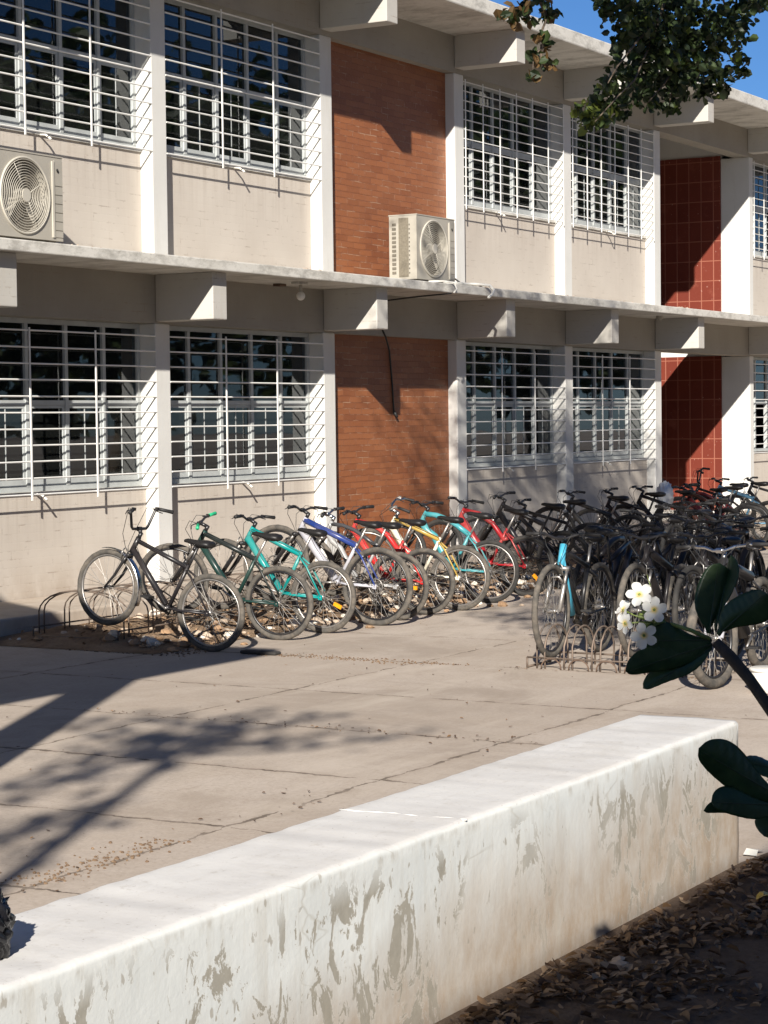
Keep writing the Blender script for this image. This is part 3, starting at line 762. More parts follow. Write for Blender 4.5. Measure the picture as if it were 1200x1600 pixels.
    for s in (-1, 1):
        d = V(math.cos(a0),0,math.sin(a0))*s
        m.tube([BB+V(0,s*.06,0), BB+V(0,s*.068,0)+d*.17], [.012,.009], 7, 0); e.append(BB+V(0,s*.068,0)+d*.17)
    m.tube([BB-V(0,.06,0), BB+V(0,.06,0)], .012, 8, 0)
    cr = m.build('crankset', [ALU, CHAINM], t)
    for s, q in zip((-1, 1), e):
        m = M(); m.obox(Matrix.Translation(q+V(0,s*.055,0)), .085, .09, .018)
        m.obox(Matrix.Translation(q+V(.045,s*.055,0)), .006, .05, .014); m.tube([q, q+V(0,s*.03,0)], .006, 6); m.build('pedal', RUBBER, cr)
    m = M(); yy = -.046
    m.tube([BB+V(0,yy,.08), RH+V(0,yy,.034)], .0045, 5, cap=False, sc=(1,.9)); m.tube([BB+V(0,yy,-.08), RH+V(.06,yy,-.09), RH+V(.03,yy,-.12), RH+V(-.005,yy,-.08), RH+V(.0,yy,-.035)], .0045, 5, cap=False)
    m.build('chain', CHAINM, t)
    m = M(); m.tube([RH+V(0,-.06,-.02), RH+V(.01,-.062,-.07)], .012, 6); m.tube([RH+V(.01,-.056,-.075), RH+V(.04,-.056,-.15)], .008, 6); m.torus(RH+V(.04,-.046,-.14), (0,1,0), .018, .005, 12, 5); m.build('derailleur', ALU, t)
    def wheel(c, rear, Sm=None):
        w = inst('rear_wheel' if rear else 'front_wheel', wheel_me(r, tr, rim, rear, disc_), t)
        ty = inst('tyre', tyre_me(r, tr, tyre), w); sp_ = inst('spokes', spoke_me(r, tr, spokes), w)
        mt = (Sm if Sm else Matrix()) @ Matrix.Translation(c) @ Matrix.Rotation(random.uniform(0, 1), 4, 'Y'); w.matrix_local = mt; return w
    rw = wheel(RH, True)
    if reflector:
        m = M(); m.obox(Matrix.Rotation(.9, 4, 'Y') @ Matrix.Translation((0, .012, -.17)), .035, .018, .085); rf = m.build('reflector', ORNG, rw)
    # steering group
    ax = (HT-HB).normalized()
    S = Matrix.Translation(HT) @ Matrix.Rotation(math.radians(steer), 4, ax) @ Matrix.Translation(-HT)
    fw = wheel(FH, False, S)
    m = M(); lg = .013 if style == 'city' else .0165
    if style in ('city', 'bmx'):
        for s in (-1, 1): m.tube([CR+V(0,s*.03,0), CR+V(.02,s*.05,-.05), CR+(FH-CR)*.6+V(-.02,s*.058,0), FH+V(0,s*.058,0)], [.015,.015,.013,.009], 8)
        m.tube([CR-V(0,.035,0), CR+V(0,.035,0)], .016, 8)
    else:
        for s in (-1, 1):
            q = CR+V(0,s*.06,0); e2 = FH+V(-.015,s*.062,0)
            m.tube([q+(q-e2)*.05, q+(e2-q)*.42], .014, 9, 1); m.tube([q+(e2-q)*.36, q+(e2-q)*.42, e2], [.0205,.021,.019], 9, 0)
            m.obox(Matrix.Translation(FH+V(0,s*.062,0)), .03, .01, .035, 0)
        arch = CR+(FH-CR)*.33; m.tube([arch+V(.02,-.06,0), arch+V(.04,-.03,.045), arch+V(.04,.03,.045), arch+V(.02,.06,0)], .010, 7, 0)
        m.tube([CR-V(0,.078,0), CR+V(0,.078,0)], .02, 9, 0)
    fk = m.build('fork', [fork, ALU if style != 'bmx' else fork], t); fk.matrix_local = S
    # rim brakes front
    if not disc_:
        m = M()
        for s in (-1, 1): q = CR+(FH-CR)*.12+V(.035,s*.04,-.01); m.tube([q, q+V(.0,s*.0,.07), q+V(0,-s*.03,.10)], .006, 5); m.obox(Matrix.Translation(q+V(-.01,-s*.012,.0)), .055, .012, .012)
        bb_ = m.build('brake', ALU, fk)
    # stem + bar
    bz = .06; CL = HT+ax*.055+V(.075,0,.02) if style != 'bmx' else HT+ax*.07+V(.03,0,.02)
    m = M(); m.tube([HT, HT+ax*.06], .018, 9); m.tube([HT+ax*.05, CL], .017, 9); m.disc(CL, (0,1,0), .02, .05, 10); st_ = m.build('stem', barm, t); st_.matrix_local = S
    m = M(); hw = barw/2
    if style == 'bmx':
        pts = [(-.10,-hw,.165),(-.05,-hw+.10,.178),(-.01,-.175,.165),(0,-.115,.02),(0,-.095,.002),(0,0,0),(0,.095,.002),(0,.115,.02),(-.01,.175,.165),(-.05,hw-.10,.178),(-.10,hw,.165)]
    elif style == 'city': pts = [(-.20,-hw,.06),(-.12,-hw+.02,.075),(-.02,-hw+.10,.07),(.01,-.10,.03),(0,-.03,0),(0,.03,0),(.01,.10,.03),(-.02,hw-.10,.07),(-.12,hw-.02,.075),(-.20,hw,.06)]
    else: pts = [(-.055,-hw,.03),(-.03,-hw+.12,.034),(-.01,-.12,.024),(0,-.05,0),(0,.05,0),(-.01,.12,.024),(-.03,hw-.12,.034),(-.055,hw,.03)]
    P3 = [CL+V(*q) for q in pts]; m.tube(P3, .0115 if style != 'bmx' else .0125, 8)
    hb = m.build('handlebar', barm, t); hb.matrix_local = S
    for s in (0, -1):
        e0, e1 = P3[s], P3[1 if s == 0 else -2]; d = (e1-e0).normalized()
        m = M(); m.tube([e0-d*.008, e0, e0+d*.05, e0+d*.12], [.0175,.0175,.0155,.016], 9); m.build('grip', grip, hb)
        m = M(); q = e0+d*.15; m.tube([q, q+V(.035,0,-.012), q+V(.06,0,-.02)-d*.03, q+V(.055,0,-.03)-d*.11], [.008,.006,.005,.004], 6); m.obox(Matrix.Translation(q), .028, .03, .026); m.build('brake_lever', BLKP if style != 'city' else ALU, hb)
    m = M()
    for s in (1, -1):
        e0 = P3[1 if s < 0 else -2]
        m.tube([e0+V(.03,-s*.03,0), e0+V(.10,-s*.07,.0), CL+V(.11,s*.08,-.06), HB+V(.06,s*.02,.03), HB+V(.02,s*.0,-.05)], .0028, 5, cap=False)
    cb = m.build('brake_cable', BLACKW, hb)
    if fender:
        m = M(); v = []; ns = 22
        for i in range(ns+1):
            a = math.radians(72+i*(196-72)/ns)
            for j in range(5):
                b = (j-2)*.5; rr_ = r+.018-.012*(1-math.cos(b)); v.append(FH+V(rr_*math.cos(a), .036*math.sin(b)*1.1, rr_*math.sin(a)))
        m.add(v, [(i*5+j, i*5+j+1, (i+1)*5+j+1, (i+1)*5+j) for i in range(ns) for j in range(4)], 0, True)
        fo = m.build('mudguard', CHROME, t); fo.matrix_local = S; sd_ = fo.modifiers.new('s', 'SOLIDIFY'); sd_.thickness = .002
    return t

# back row: rear wheels on the court at Y 10.3, front wheels up in the racks
WH = (.62, .62, .60)
bike(14.735, 10.35, 'black bicycle with tall curved handlebar and shiny front mudguard, first from the left', col=(.018,.016,.018), head=93, lift=.19, style='bmx', fender=True, barw=.60, spokes=SPOKE, steer=-4, rim=ALU, hs=.99)
bike(15.77, 10.33, 'dark green and black mountain bike with bright green grips', 'darkgreen', (.010,.035,.030), ('blackgreen', (.014,.02,.02)), head=98, lift=.20, steer=14, grip=GRN, barw=.62, rim=BLKP, fat=1.15, lean=-2)
bike(16.45, 10.29, 'bright teal mountain bike next to the white column, third from the left', 'teal', (.0, .235, .225), head=95, lift=.19, steer=-6, fat=1.35, rim=ALU, reflector=True)
bike(17.26, 10.20, 'blue and white mountain bike with big dusty wheels and wide black handlebar', 'bluewhite', (.38, .38, .42), ('blue', (.014,.04,.20)), head=94, lift=.20, r=.375, tr=.027, wb=1.12, steer=-3, fat=1.5, lean=2, hs=1.05, disc_=True, barw=.70)
bike(17.80, 10.26, 'grey and silver bicycle squeezed between the blue one and the red one', 'silver', (.30, .30, .30), ('darkgrey', (.05,.05,.055)), head=92, lift=.17, steer=10, barm=CHROME, fork=ALU, reflector=True, style='curved', barw=.58)
bike(18.42, 10.30, 'bright red full suspension bicycle in front of the orange brick panel', 'red', (.46, .022, .022), head=93, lift=.16, steer=3, style='fullsus', fat=1.3, lean=-2, barw=.68)
bike(18.95, 10.20, 'white and yellow bicycle with chrome handlebar in front of the orange brick panel', 'cream', (.66, .62, .50), ('yellow', (.42,.28,.06)), head=94, lift=.17, steer=24, style='city', barm=CHROME, rim=ALU, fat=1.2, barw=.56, lean=3)
bike(19.85, 10.32, 'pale turquoise mountain bike in the half shade by the white column', 'turquoise', (.05, .27, .30), head=95, lift=.18, steer=-5, style='curved', fat=1.5, tyre=TYRE_SHADE, spokes=ALU, rim=ALU, barw=.66)
bike(20.75, 10.33, 'dark red bicycle with thick bent frame beside the white column in half shade', 'crimson', (.30, .012, .018), head=94, lift=.17, steer=-14, style='fullsus', tyre=TYRE_SHADE, fat=1.7, barw=.64, reflector=True)
bike(21.75, 10.35, 'black mountain bike with sloping top tube under the first right ground floor window', head=94, lift=.16, steer=5, tyre=TYRE_SHADE, fat=1.3, barw=.72, hs=1.03)
bike(22.9, 10.5, 'black bicycle facing away with flat rear saddle, right of the sloping black one', head=104, lift=.04, tyre=TYRE_SHADE, style='mtb', r=.35, saddle_up=.03)
bike(24.6, 10.75, 'black mountain bike with white fork stripe under the second right window', 'blackwhite', (.03,.03,.03), head=96, lift=.10, steer=-8, tyre=TYRE_SHADE, fork=flat('striped_fork', (.24,.24,.24), .4), fat=1.3, barw=.68, r=.36)
bike(26.0, 10.8, 'black bicycle with short handlebar beside the one carrying the white bag', head=95, lift=.06, steer=4, tyre=TYRE_SHADE, fork=ALU, barw=.58)
bike(26.75, 10.7, 'black bicycle with a white bag hung on its handlebar', head=93, lift=.08, steer=-4, tyre=TYRE_SHADE, fat=1.2)
bike(27.7, 10.6, 'brown bicycle with thick tubes in front of the red tiled wall', 'brown', (.10,.035,.022), head=70, lift=.04, steer=8, tyre=TYRE_SHADE, style='curved', fat=1.4)
bike(28.7, 10.7, 'dark red bicycle with black saddle and short handlebar in front of the red tiled wall', 'maroon', (.10,.012,.014), head=100, lift=.03, steer=-12, tyre=TYRE_SHADE, style='fullsus', fat=2.0, barw=.5)
bike(29.6, 11.0, 'black bicycle with raised curved handlebar against the bright white pier', head=96, lift=.08, style='bmx', steer=8, tyre=TYRE_SHADE)
bike(30.2, 10.9, 'light blue mountain bike against the bright white pier', 'lightblue', (.16,.36,.52), head=94, lift=.08, steer=-6, fat=1.4, tyre=TYRE_SHADE)
bike(31.4, 10.8, 'black bicycle with white chain guard at the right edge of the photo', head=97, lift=.05, tyre=TYRE_SHADE)
# front row: across the first, front wheels in the low hoop rack
LB = (.08, .38, .50)
bike(16.06, 7.29, 'black bicycle with light blue down tube and tall grey front wheel in the front rack', 'blackblue', (.016,.016,.018), ('frontblack', (.016,.016,.018)), head=184, lift=.06, r=.372, tr=.025, wb=1.08, steer=0, fork=ALU, rim=BLKP, barw=.62, hs=1.06, group='bicycles parked in the racks')
bike(16.15, 6.60, 'black mountain bike with tall front wheel, second in the front rack', head=183, lift=.08, r=.372, tr=.026, steer=0, fat=1.6, barw=.68, hs=1.05)
bike(16.10, 6.12, 'black bicycle half hidden by the white flowers in the front rack', head=184, lift=.10, steer=-6, r=.36, fat=1.4, tyre=TYRE_SHADE, barw=.66, hs=1.05)
bike(15.38, 5.62, 'bicycle with pale front fork and chrome handlebar behind the dark leaves', 'frontdark', (.02,.02,.022), head=183, lift=.0, wb=1.15, r=.36, tr=.036, steer=-10, fork=flat('pale_fork', (.42,.42,.46), .4), barm=CHROME, fat=2.2, hs=1.1, barw=.74)
bike(16.0, 4.95, 'bicycle with bright blue frame at the right edge behind the dark leaves', 'royalblue', (.03,.12,.50), head=178, lift=.05, steer=-5, r=.35, fork=ALU, rim=ALU, fat=1.5, hs=1.05)
for i, (x, y, h, lab) in enumerate([
    (17.0, 7.7, 6, 'black bicycle leaning low just behind the tall grey front wheel'),
    (18.9, 7.0, 180, 'black bicycle wedged in the middle of the dark tangle behind the white flowers'),
    (18.8, 6.3, 183, 'black bicycle wedged in the dark tangle right of the white flowers'),
    (17.4, 8.0, 2, 'black bicycle lying low behind the light blue one, tail towards the camera'),
    (17.3, 7.35, -3, 'black bicycle right behind the front rack, facing the far bicycles'),
    (17.5, 6.75, 4, 'black mountain bike deep in the dark tangle right of the blue tube'),
    (17.3, 6.15, 0, 'black bicycle in the dark tangle above the white flowers'),
    (17.5, 5.6, -4, 'black bicycle in the dark tangle behind the chrome handlebar'),
    (20.3, 8.3, 182, 'black bicycle in the third row with its front wheel towards the camera, left one'),
    (20.4, 7.6, 178, 'black bicycle in the third row with its front wheel towards the camera, right one'),
    (21.8, 8.6, 184, 'black bicycle at the back of the dark tangle, half seen over the light blue one'),
    (23.2, 8.9, 181, 'black bicycle at the very back of the dark tangle, half seen under the far saddles')]):
    bike(x, y, lab, head=h, lift=random.uniform(0, .12), r=random.choice([.335, .36]), tyre=TYRE_SHADE, fat=random.choice([1.2, 1.7]), barw=.66, steer=random.uniform(-15, 15), style=random.choice(['mtb', 'curved', 'mtb']), saddle_up=random.uniform(-.03, .06))

# light blue tube of the first front bicycle: its own part
fb = [o for o in bpy.data.objects if o.name.startswith('bicycle') and 'light blue down tube' in o.get('label', '')][0]
m = M(); k = 1.06; HBx = V(1.08-.195, 0, .70*k); BBx = V(.60, 0, .372-.06); HTx = V(1.08-.245, 0, .825*k)
m.tube([HBx+(HTx-HBx)*.2, BBx+V(.03,0,.02)], .030, 12); m.tube([HTx+V(-.004,0,.02), HBx-(HTx-HBx)*.1], .029, 12)
m.build('down_tube', paint('lightbluetube', (.06,.36,.52), .35, .1), fb)

# white bag on a handlebar
def blob(name, c, sx, sy, sz, mat, seed, crump=.18, n=26, parent=None, freq=3.2):
    m = M(); v = []
    for i in range(n+1):
        for j in range(n*2):
            a = PI*i/n; b = PI*j/n; d = Vector((math.sin(a)*math.cos(b), math.sin(a)*math.sin(b), math.cos(a)))
            k = 1+crump*(abs(noise.noise(d*freq+Vector((seed, 0, 0))))*2-.6)+crump*.6*(abs(noise.noise(d*freq*2.7+Vector((seed, 5, 0))))*2-.5)
            v.append((d.x*sx*k, d.y*sy*k, d.z*sz*k))
    N2 = n*2
    m.add(v, [(i*N2+j, (i+1)*N2+j, (i+1)*N2+(j+1) % N2, i*N2+(j+1) % N2) for i in range(n) for j in range(N2)], 0, True)
    o = m.build(name, mat, parent); o.location = c; return o
bagw = blob('shopping_bag', (26.95, 11.22, .86), .13, .11, .20, flat('white_plastic', (.60,.61,.62), .45), 3, .14)
m = M(); m.tube([(-.03, 0, .14), (-.04, .02, .20), (0, .03, .24), (.03, .02, .2), (.03, 0, .14)], .006, 6); m.build('bag_handle', BLACKW, bagw)
tag(bagw, 'white plastic bag hanging from a bicycle handlebar before the red tiled wall', 'bag')
bagb = blob('rubbish_bag', tuple(atZ(-33, 1492, .64)+Vector((0, 0, .07))), .095, .08, .115, flat('black_plastic', (.010,.010,.012), .2, 0, .1), 8, .17, 40)
tag(bagb, 'crumpled shiny black rubbish bag on the low white wall at the left edge', 'bag')

# ------------------------------------------------------------------ racks
def rack(x, y, rz, n, label, pitch=.42, wid=.46, h=.36, z=0.0, legs=True):
    t = empty('bicycle_rack', (x, y, z), label, 'bicycle rack', 'steel hoop racks'); t.rotation_euler[2] = rz
    for i in range(n):
        for s in (-.035, .035):
            xx = i*pitch+s; m = M(); pts = [(xx, -wid/2, 0)]
            for j in range(13):
                a = PI*j/12; pts.append((xx+random.uniform(-.003, .003), -wid/2*math.cos(a), h-.2+.2*math.sin(a) if h > .25 else h*math.sin(a)))
            pts.append((xx, wid/2, 0)); m.tube(pts, .0075, 6); m.build('hoop', RACKM, t)
    for yy in (-wid/2, wid/2):
        m = M(); m.tube([(-.12, yy, .085), (n*pitch-.25, yy, .085)], .008, 6); m.tube([(-.12, yy, .085), (-.12, yy, 0)], .008, 6); m.tube([(n*pitch-.25, yy, .085), (n*pitch-.25, yy, 0)], .008, 6); m.build('rail', RACKM, t)
    for xx in (-.12, n*pitch-.25): m = M(); m.tube([(xx, -wid/2, .01), (xx, wid/2, .01)], .009, 6); m.build('foot_bar', RACKM, t)
    return t
rack(14.85, 11.75, .0, 4, 'rusty steel hoop rack holding the leftmost black bicycle', .36, .95, .42, .05)
rack(16.45, 11.7, .0, 5, 'rusty steel hoop rack under the teal and blue bicycles', .42, .8, .40, .05)
rack(18.8, 11.7, .0, 5, 'rusty steel hoop rack in front of the orange brick panel', .45, .8, .40, .05)
rack(21.3, 11.7, .0, 6, 'steel hoop rack in shade under the right ground floor windows', .48, .8, .40, .05)
rack(15.03, 7.22, -PI/2, 7, 'low grey hoop rack in the front with two rails and small arches', .235, .42, .33, 0)
fr_ = bpy.data.objects[[o.name for o in bpy.data.objects if 'low grey hoop' in o.get('label', '')][0]]
for i in range(6):                                            # small foot arches along the court side
    m = M(); m.tube([(i*.235+.02+.085*math.cos(a)+.08, -.24-.0*i, .085*abs(math.sin(a))**.8) for a in [PI*j/10 for j in range(11)]], .006, 5); m.build('foot_arch', RUST, fr_)
# white bucket
t = empty('bucket', (14.2, 5.13, 0), 'white bucket cut by the right edge, beside the front bicycles', 'bucket')
m = M(); m.tube([(0,0,.004),(0,0,.01),(0,0,.15),(0,0,.155)], [.10,.115,.135,.13], 28); m.build('pail', PVC, t)
m = M(); m.tube([(0,0,.156),(0,0,.175),(0,0,.18)], [.141,.141,.13], 28); m.build('lid', PVC, t)

# ------------------------------------------------------------------ rubble, litter, leaves
def rock(m, c, r, mi=0):
    v = []; fs = []; n1, n2 = 4, 7; s = random.uniform(0, 99); sq = random.uniform(.5, .9)
    for i in range(n1+1):
        for j in range(n2):
            a = PI*i/n1; b = 2*PI*j/n2+i*.3; d = Vector((math.sin(a)*math.cos(b), math.sin(a)*math.sin(b), math.cos(a)))
            k = r*(1+.5*noise.noise(d*1.6+Vector((s, 0, 0)))); v.append(Vector(c)+Vector((d.x*k, d.y*k*1.1, d.z*k*sq)))
    for i in range(n1):
        for j in range(n2): fs.append((i*n2+j, (i+1)*n2+j, (i+1)*n2+(j+1) % n2, i*n2+(j+1) % n2))
    m.add(v, fs, mi)
m = M()
STB = flat('brown_stone', (.30,.19,.11), .95, 0, .35, 6); STW = flat('pale_stone', (.62,.56,.48), .9, 0, .2, 6)
for i in range(620):
    x = random.uniform(14.55, 25); y = random.choice([random.uniform(10.62, 12.5), random.gauss(10.95, .25)]); r = abs(random.gauss(.02, .022))+.008
    if r > .06: r = .06
    z = dirt_h(x, y) if y > Y0 else 0
    if random.random() < .35 and x > 17: y = random.gauss(10.7, .3); z = dirt_h(x, y) if y > Y0 else 0
    rock(m, (x, y, z+r*.25), r, random.choice([0, 0, 1, 1, 1, 2]))
for (px, py, r, mi) in ((237, 1003, .055, 2), (228, 1001, .045, 2), (246, 1006, .03, 2), (262, 990, .07, 1), (250, 975, .06, 1)):
    q = atZ(px, py, .05); rock(m, (q.x, q.y, .05), r, mi)
tag(m.build('rubble', [STONE, STB, STW]), 'loose stones and broken rubble scattered on the earth under the bicycles', 'rubble', kind='stuff')
def dry_leaf(m, c, s, mi=0, flatn=.35):
    a = random.uniform(0, 2*PI); u = Vector((math.cos(a), math.sin(a), random.uniform(-flatn, flatn))).normalized(); w = Vector((-math.sin(a), math.cos(a), random.uniform(-flatn, flatn))).normalized()
    c = Vector(c); k = s*random.uniform(.35, .55); up = Vector((0, 0, s*random.uniform(-.1, .35)))
    v = [c-u*s*.5, c-u*s*.2+w*k*.5+up, c+u*s*.25+w*k*.45+up, c+u*s*.55, c+u*s*.25-w*k*.45+up*.8, c-u*s*.2-w*k*.5+up*.8, c+up*.1]
    m.add(v, [(0,6,1),(1,6,2),(2,6,3),(3,6,4),(4,6,5),(5,6,0)], mi)
LD = [m_leaf('dry_leaf_brown', (.17,.10,.05), (.27,.165,.085), .1, .7, 9), m_leaf('dry_leaf_tan', (.27,.18,.11), (.38,.27,.17), .1, .7, 9), m_leaf('dry_leaf_dark', (.075,.045,.028), (.12,.072,.042), .1, .8, 9)]
m = M()
for i in range(4200):
    t_ = random.random(); x = 5.2+t_*4.6; off = abs(random.gauss(0, .33))
    yb = 3.25-off-.05
    if random.random() < .22: yb = random.uniform(1.6, 3.2)
    if x > 8.75: yb = 3.1-abs(random.gauss(0, .4))
    dens = noise.noise(Vector((x*1.6, yb*1.9, 2)))
    if dens < -.12 and random.random() < .8: continue
    dry_leaf(m, (x, yb, .012+random.uniform(0, .035)*max(0, 1-off*1.6)), random.uniform(.028, .062), random.choice([0, 0, 1, 2, 2]), .5)
tag(m.build('leaf_litter', LD), 'thick litter of dry brown leaves along the shaded foot of the white wall', 'dry leaves', kind='stuff')
m = M()
for i in range(520):
    r_ = random.random()
    if r_ < .30: x = random.gauss(14.72, .10); y = random.uniform(6.0, 10.0)
    elif r_ < .40: x = random.uniform(6.6, 9.4); y = random.gauss(5.8, .14)
    elif r_ < .60: x = random.gauss(11.38, .06); y = random.uniform(5.5, 9)
    else: x = random.uniform(7, 18); y = random.uniform(4.0, 10.2)
    if r_ < .36 and noise.noise(Vector((x*1.3, y*1.3, 4))) < .12: continue
    dry_leaf(m, (x, y, .008), random.uniform(.010, .03), random.choice([0, 2, 2, 2]), .25)
for i in range(420):
    x = random.uniform(14.5, 27); y = random.uniform(10.5, 12.5); dry_leaf(m, (x, y, dirt_h(x, y)+.01 if y > Y0 else .01), random.uniform(.03, .07), random.choice([0, 1, 2]), .4)
tag(m.build('scattered_leaves', LD), 'small dry leaves and crumbs scattered over the sunlit concrete court', 'dry leaves', kind='stuff')
m = M()                                                       # crumbs of earth in the wide joints
for i in range(1300):
    r_ = random.random()
    if r_ < .45: x = random.gauss(14.74, .07); y = random.uniform(5.9, 9.9)
    elif r_ < .6: x = random.uniform(6.9, 8.0); y = random.gauss(5.82, .08)
    else: x = random.uniform(14.3, 15.0); y = random.uniform(10.3, 11.6)
    if r_ < .6 and noise.noise(Vector((x*1.1, y*1.1, 8))) < .05: continue
    y += random.gauss(0, .05)*random.random(); rock(m, (x, y, .003), random.uniform(.002, .009), random.choice([0, 1, 1]))
tag(m.build('joint_crumbs', [DIRT, flat('dark_crumb', (.14,.09,.055), .95)]), 'crumbs of earth and gravel along the joints of the court', 'gravel', kind='stuff')
q = atZ(966, 1512, .02); m = M(); rock(m, (0, 0, .02), .045); rock(m, (.03, .01, .03), .03); o = m.build('stone', STONE); o.location = (q.x, q.y, 0); tag(o, 'pale flat stone lying among the dry leaves in the shade', 'stone')
q = atZ(1193, 1404, .02); m = M(); v = [(.045*math.cos(a)*(1+.2*math.cos(2*a)), .028*math.sin(a), .012+.01*math.sin(a*2)) for a in [2*PI*i/12 for i in range(12)]]+[(0, 0, .02)]
m.add(v, [(i, (i+1) % 12, 12) for i in range(12)]); o = m.build('yellow_leaf', m_leaf('yellow_leaf', (.60,.38,.03), (.7,.48,.05), .2)); o.location = (q.x, q.y, .02); tag(o, 'single yellow leaf on the shaded soil at the right edge', 'leaf')
q = atZ(1178, 1329, .02); m = M(); m.add([(-.05,-.03,.004),(.0,-.02,.02),(.06,-.03,.008),(.055,.03,.012),(0,.035,.024),(-.055,.03,.006)], [(0,1,4,5),(1,2,3,4)]); o = m.build('paper_scrap', PVC); o.location = (q.x, q.y, .004); tag(o, 'scrap of white paper on the ground past the end of the white wall', 'paper')

# ------------------------------------------------------------------ trees
def leaf_quad(m, c, s, mi, rnd):
    th = rnd.uniform(0, 2*PI); ph = math.acos(rnd.uniform(-1, 1))
    n = Vector((math.sin(ph)*math.cos(th), math.sin(ph)*math.sin(th), math.cos(ph)*.8+.3)).normalized()
    u = n.orthogonal().normalized(); a = rnd.uniform(0, 2*PI); w = n.cross(u); e = u*math.cos(a)+w*math.sin(a); f = n.cross(e)
    c = Vector(c); b = n*s*.12
    m.add([c-e*s*.5, c-e*s*.18+f*s*.34+b, c+e*s*.2+f*s*.3+b, c+e*s*.5, c+e*s*.2-f*s*.3+b, c-e*s*.18-f*s*.34+b, c-e*.0], [(0,6,2,1),(6,3,2),(0,5,4,6),(6,4,3)], mi)
LM = [m_leaf('green_leaf_dark', (.018,.030,.012), (.032,.052,.017), .2, .5), m_leaf('green_leaf', (.034,.056,.016), (.058,.088,.024), .3, .5), m_leaf('green_leaf_fresh', (.10,.14,.025), (.17,.20,.04), .45, .45), m_leaf('withered_leaf', (.10,.06,.02), (.16,.09,.03), .3, .6)]
BARK = m_bark('bark', (.10,.075,.055), (.19,.15,.115))
rt = random.Random(11)
def limb(m, a, b, r0, r1, sag=.1, n=6):
    a, b = Vector(a), Vector(b); L = (b-a).length; pts = []
    o1 = Vector((rt.uniform(-1, 1), rt.uniform(-1, 1), rt.uniform(-.3, 1)))*L*sag
    for i in range(n+1):
        t = i/n; pts.append(a.lerp(b, t)+o1*math.sin(PI*t)+Vector((rt.uniform(-1, 1), rt.uniform(-1, 1), rt.uniform(-1, 1)))*L*.015)
    m.tube(pts, [r0+(r1-r0)*i/n for i in range(n+1)], 7); return pts
# large tree whose lowest sprays hang into the top right of the view
T = empty('shade_tree', (15.6, 4.3, 0), 'leafy tree with dark hanging sprays in front of the roof at the top right', 'tree')
TO = Vector((15.6, 4.3, 0))
m = M(); w0 = limb(m, (0, 0, -.1), (.1, .3, 5.2), .24, .17, .03, 8)
hubs = []
for e in ((-1.6, 1.2, 8.0), (1.2, 2.0, 8.3), (-.4, 2.6, 7.2), (-2.6, 2.4, 7.6), (.2, 1.2, 9.2), (-1.0, 2.0, 6.3), (.0, 2.1, 5.9)):
    p = limb(m, (.1, .3, 5.1), e, .10, .045, .08); hubs.append(p[-1]); 
trunk_m = m
blobs = []                                                    # visible sprays: (px, py, radius px, Y)
vis = [(1075,30,62,6.3),(1110,70,48,6.2),(1140,35,34,6.2),(1030,30,52,6.4),(985,20,40,6.4),(955,8,26,6.5),(1060,90,50,6.3),(1010,85,44,6.4),(1100,115,34,6.3),(1040,130,42,6.4),(990,125,34,6.5),(965,150,28,6.5),(1000,60,36,6.4),
       (945,168,24,6.6),(930,190,20,6.6),(920,178,12,6.6),(905,170,8,6.6),(950,130,14,6.5),(965,105,12,6.5),(1046,165,16,6.4),(1012,160,14,6.4),(1120,138,18,6.2),(1160,95,10,6.2),(1152,112,16,6.2),(1100,150,12,6.3),(1165,15,22,6.1),(1185,5,18,6.1),
       (800,18,12,6.6),(790,25,8,6.6),(815,12,12,6.6),(845,5,12,6.6),(855,25,12,6.6),(866,22,8,6.6),(843,58,7,6.6),(832,88,10,6.6),(845,95,9,6.6),(858,102,8,6.6),(832,120,7,6.6),(852,72,6,6.6),(830,30,8,6.6),(803,35,6,6.6),(975,180,10,6.6),(1065,150,14,6.4)]
lm = M(); tw = M()
for (px, py, rp, Yv) in vis:
    c = atY(px, py, Yv)-TO; s = 15.9/FPX; R0 = rp*s
    nl = int(5+rp*rp*.085)
    for i in range(nl):
        d = Vector((rt.gauss(0, .5), rt.gauss(0, .75), rt.gauss(0, .5)))*R0
        if d.length > R0*1.5: d *= .6
        leaf_tone = rt.random(); mi = 0 if leaf_tone < .5 else 1
        if rt.random() < .05: mi = 2
        if (px < 960 and py > 130 and rt.random() < .55): mi = 2
        if px < 870 and rt.random() < .35: mi = 3
        leaf_quad(lm, c+d, rt.uniform(.045, .105), mi, rt)
ends = [atY(px, py, Yv)-TO for (px, py, rp, Yv) in vis]
src = [atY(1080, -160, 6.3)-TO, atY(850, -90, 6.6)-TO]
limb(trunk_m, hubs[-1], src[0], .05, .03, .05); limb(trunk_m, hubs[-2], src[1], .05, .02, .05)
chains = [[(1080,-160),(1075,30),(1060,90),(1046,165)],[(1080,-160),(1030,30),(1010,85),(990,125),(965,150),(930,190)],[(1080,-160),(1110,70),(1120,138),(1152,112)],[(1080,-160),(1140,35),(1185,5)],[(1110,70),(1100,115),(1100,150)],[(1030,30),(1000,60),(965,105),(950,130)],
          [(850,-90),(845,5),(855,25),(843,58),(852,72),(832,88),(832,120)],[(850,-90),(815,12),(800,18),(790,25)],[(845,70),(845,95),(858,102)],[(850,-60),(866,22)],[(815,12),(830,30)],[(1060,90),(1040,130),(1012,160)]]
for ch in chains:
    pts = [atY(x+rt.uniform(-2, 2), y, 6.35 if x > 900 else 6.6)-TO for x, y in ch]
    trunk_m.tube(pts, [.013-.009*i/(len(pts)-1) for i in range(len(pts))], 5)
